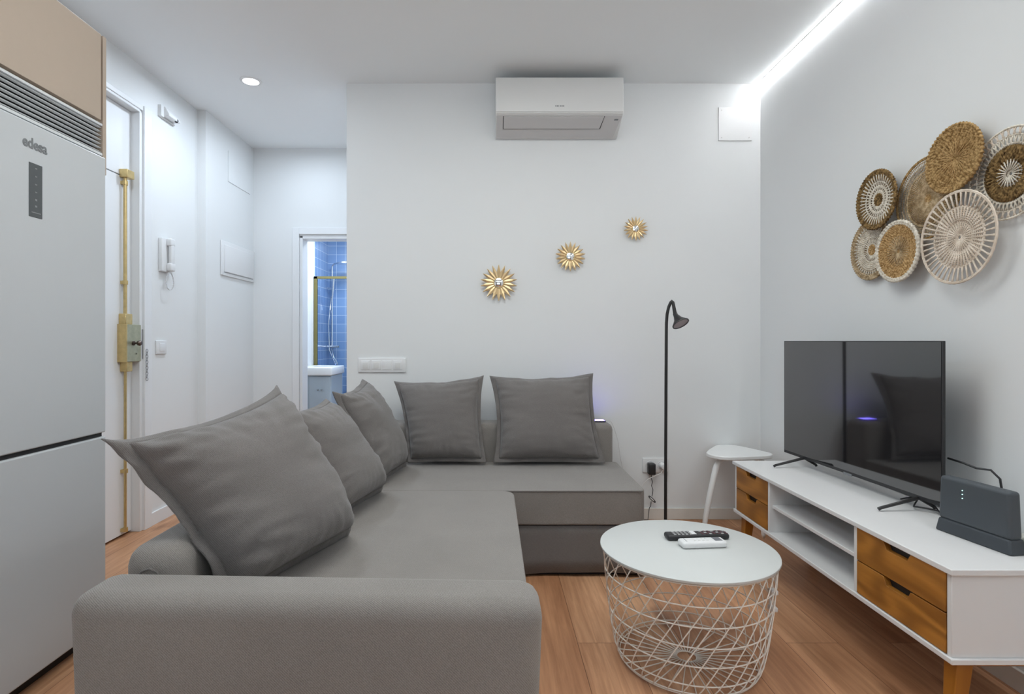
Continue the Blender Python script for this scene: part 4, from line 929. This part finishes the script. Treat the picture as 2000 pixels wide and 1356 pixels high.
# rest of the kitchen run beside the fridge, seen only in reflections
kc2 = thing('kitchen_unit', 'white tall kitchen unit next to the fridge outside the left edge', 'cabinet', (-1.73, 0.9, 0))
MB().box(-2.03, FX-0.03, -0.5, 1.46, 0.08, 1.78).build('carcass', 'plastic', kc2, bevel=0.002)
MB().box(-2.0, FX-0.08, -0.5, 1.46, 0.0, 0.08).build('plinth', 'dark', kc2)

# ================================================================= BATHROOM
va = thing('vanity_unit', 'small grey blue bathroom vanity with a white basin seen through the doorway', 'vanity', (-1.72, 5.65, 0))
MB().box(-1.895, -1.575, 5.50, 5.90, 0.08, 0.765).build('cabinet', 'vanity', va, bevel=0.004)
MB().box(-1.790, -1.580, 5.488, 5.50, 0.09, 0.755).build('cabinet_door', 'vanity', va, bevel=0.004)
for x in (-1.70, -1.665): MB().tube([(x-0.008, 5.480, 0.63), (x, 5.476, 0.625), (x+0.008, 5.480, 0.63)], 0.004, 8).build('handle', 'logo', va, smooth='all')
bs = MB().rbox(-1.898, -1.555, 5.45, 5.92, 0.768, 0.85, 0.012).build('basin', 'ceramic', va, smooth=True)
MB().lathe([(0, -0.045), (0.09, -0.04), (0.13, -0.004), (0.135, 0.002)], (-1.72, 5.69, 0.85), n=32).build('bowl', 'ceramic', bs, smooth=True)
MB().box(-1.88, -1.60, 5.52, 5.88, 0, 0.08).build('plinth', 'dark', va)
ss = thing('shower_screen', 'glass shower screen in a gold frame inside the bathroom', 'shower screen', (-1.4, 5.98, 0))
MB().box(-1.893, -1.860, 5.97, 5.995, 0, 1.79).box(-1.893, -0.9, 5.97, 5.995, 1.765, 1.79).box(-1.893, -0.9, 5.97, 5.995, 0, 0.03).build('frame', 'screenframe', ss)
MB().box(-1.860, -0.9, 5.980, 5.986, 0.03, 1.765).build('glass_pane', 'glass', ss)
sh = thing('shower_column', 'chrome shower column with rain head and hose on the blue tiles', 'shower', (-1.84, 6.45, 0.9))
MB().cyl((-1.835, 6.44, 1.05), (-1.835, 6.44, 1.95), 0.010).tube([(-1.835, 6.44, 1.93), (-1.83, 6.43, 1.965), (-1.79, 6.36, 1.975), (-1.62, 6.25, 1.985)], 0.009, 8).build('riser_pipe', 'chrome', sh, smooth=True)
MB().cyl((-1.60, 6.24, 1.955), (-1.60, 6.24, 1.972), 0.11, n=32).build('rain_head', 'chrome', sh, smooth=True)
MB().tube([(-1.93+0.04, 6.43, 1.04), (-1.75, 6.43, 1.04)], 0.016, 12).box(-1.845, -1.825, 6.44, 6.5, 1.03, 1.05).build('mixer', 'chrome', sh, smooth=True)
MB().tube([(-1.89, 6.43, 1.71), (-1.80, 6.42, 1.70)], 0.010, 8).tube([(-1.82, 6.40, 1.60), (-1.80, 6.38, 1.82)], [0.010, 0.018], 10).build('hand_shower', 'chrome', sh, smooth=True)
MB().tube([(-1.835, 6.42, 1.03), (-1.80, 6.38, 0.92), (-1.755, 6.36, 0.86), (-1.75, 6.37, 0.82), (-1.79, 6.40, 0.85), (-1.86, 6.42, 1.0), (-1.87, 6.42, 1.3), (-1.83, 6.40, 1.62)], 0.006, 8).build('hose', 'chrome', sh, smooth='all')
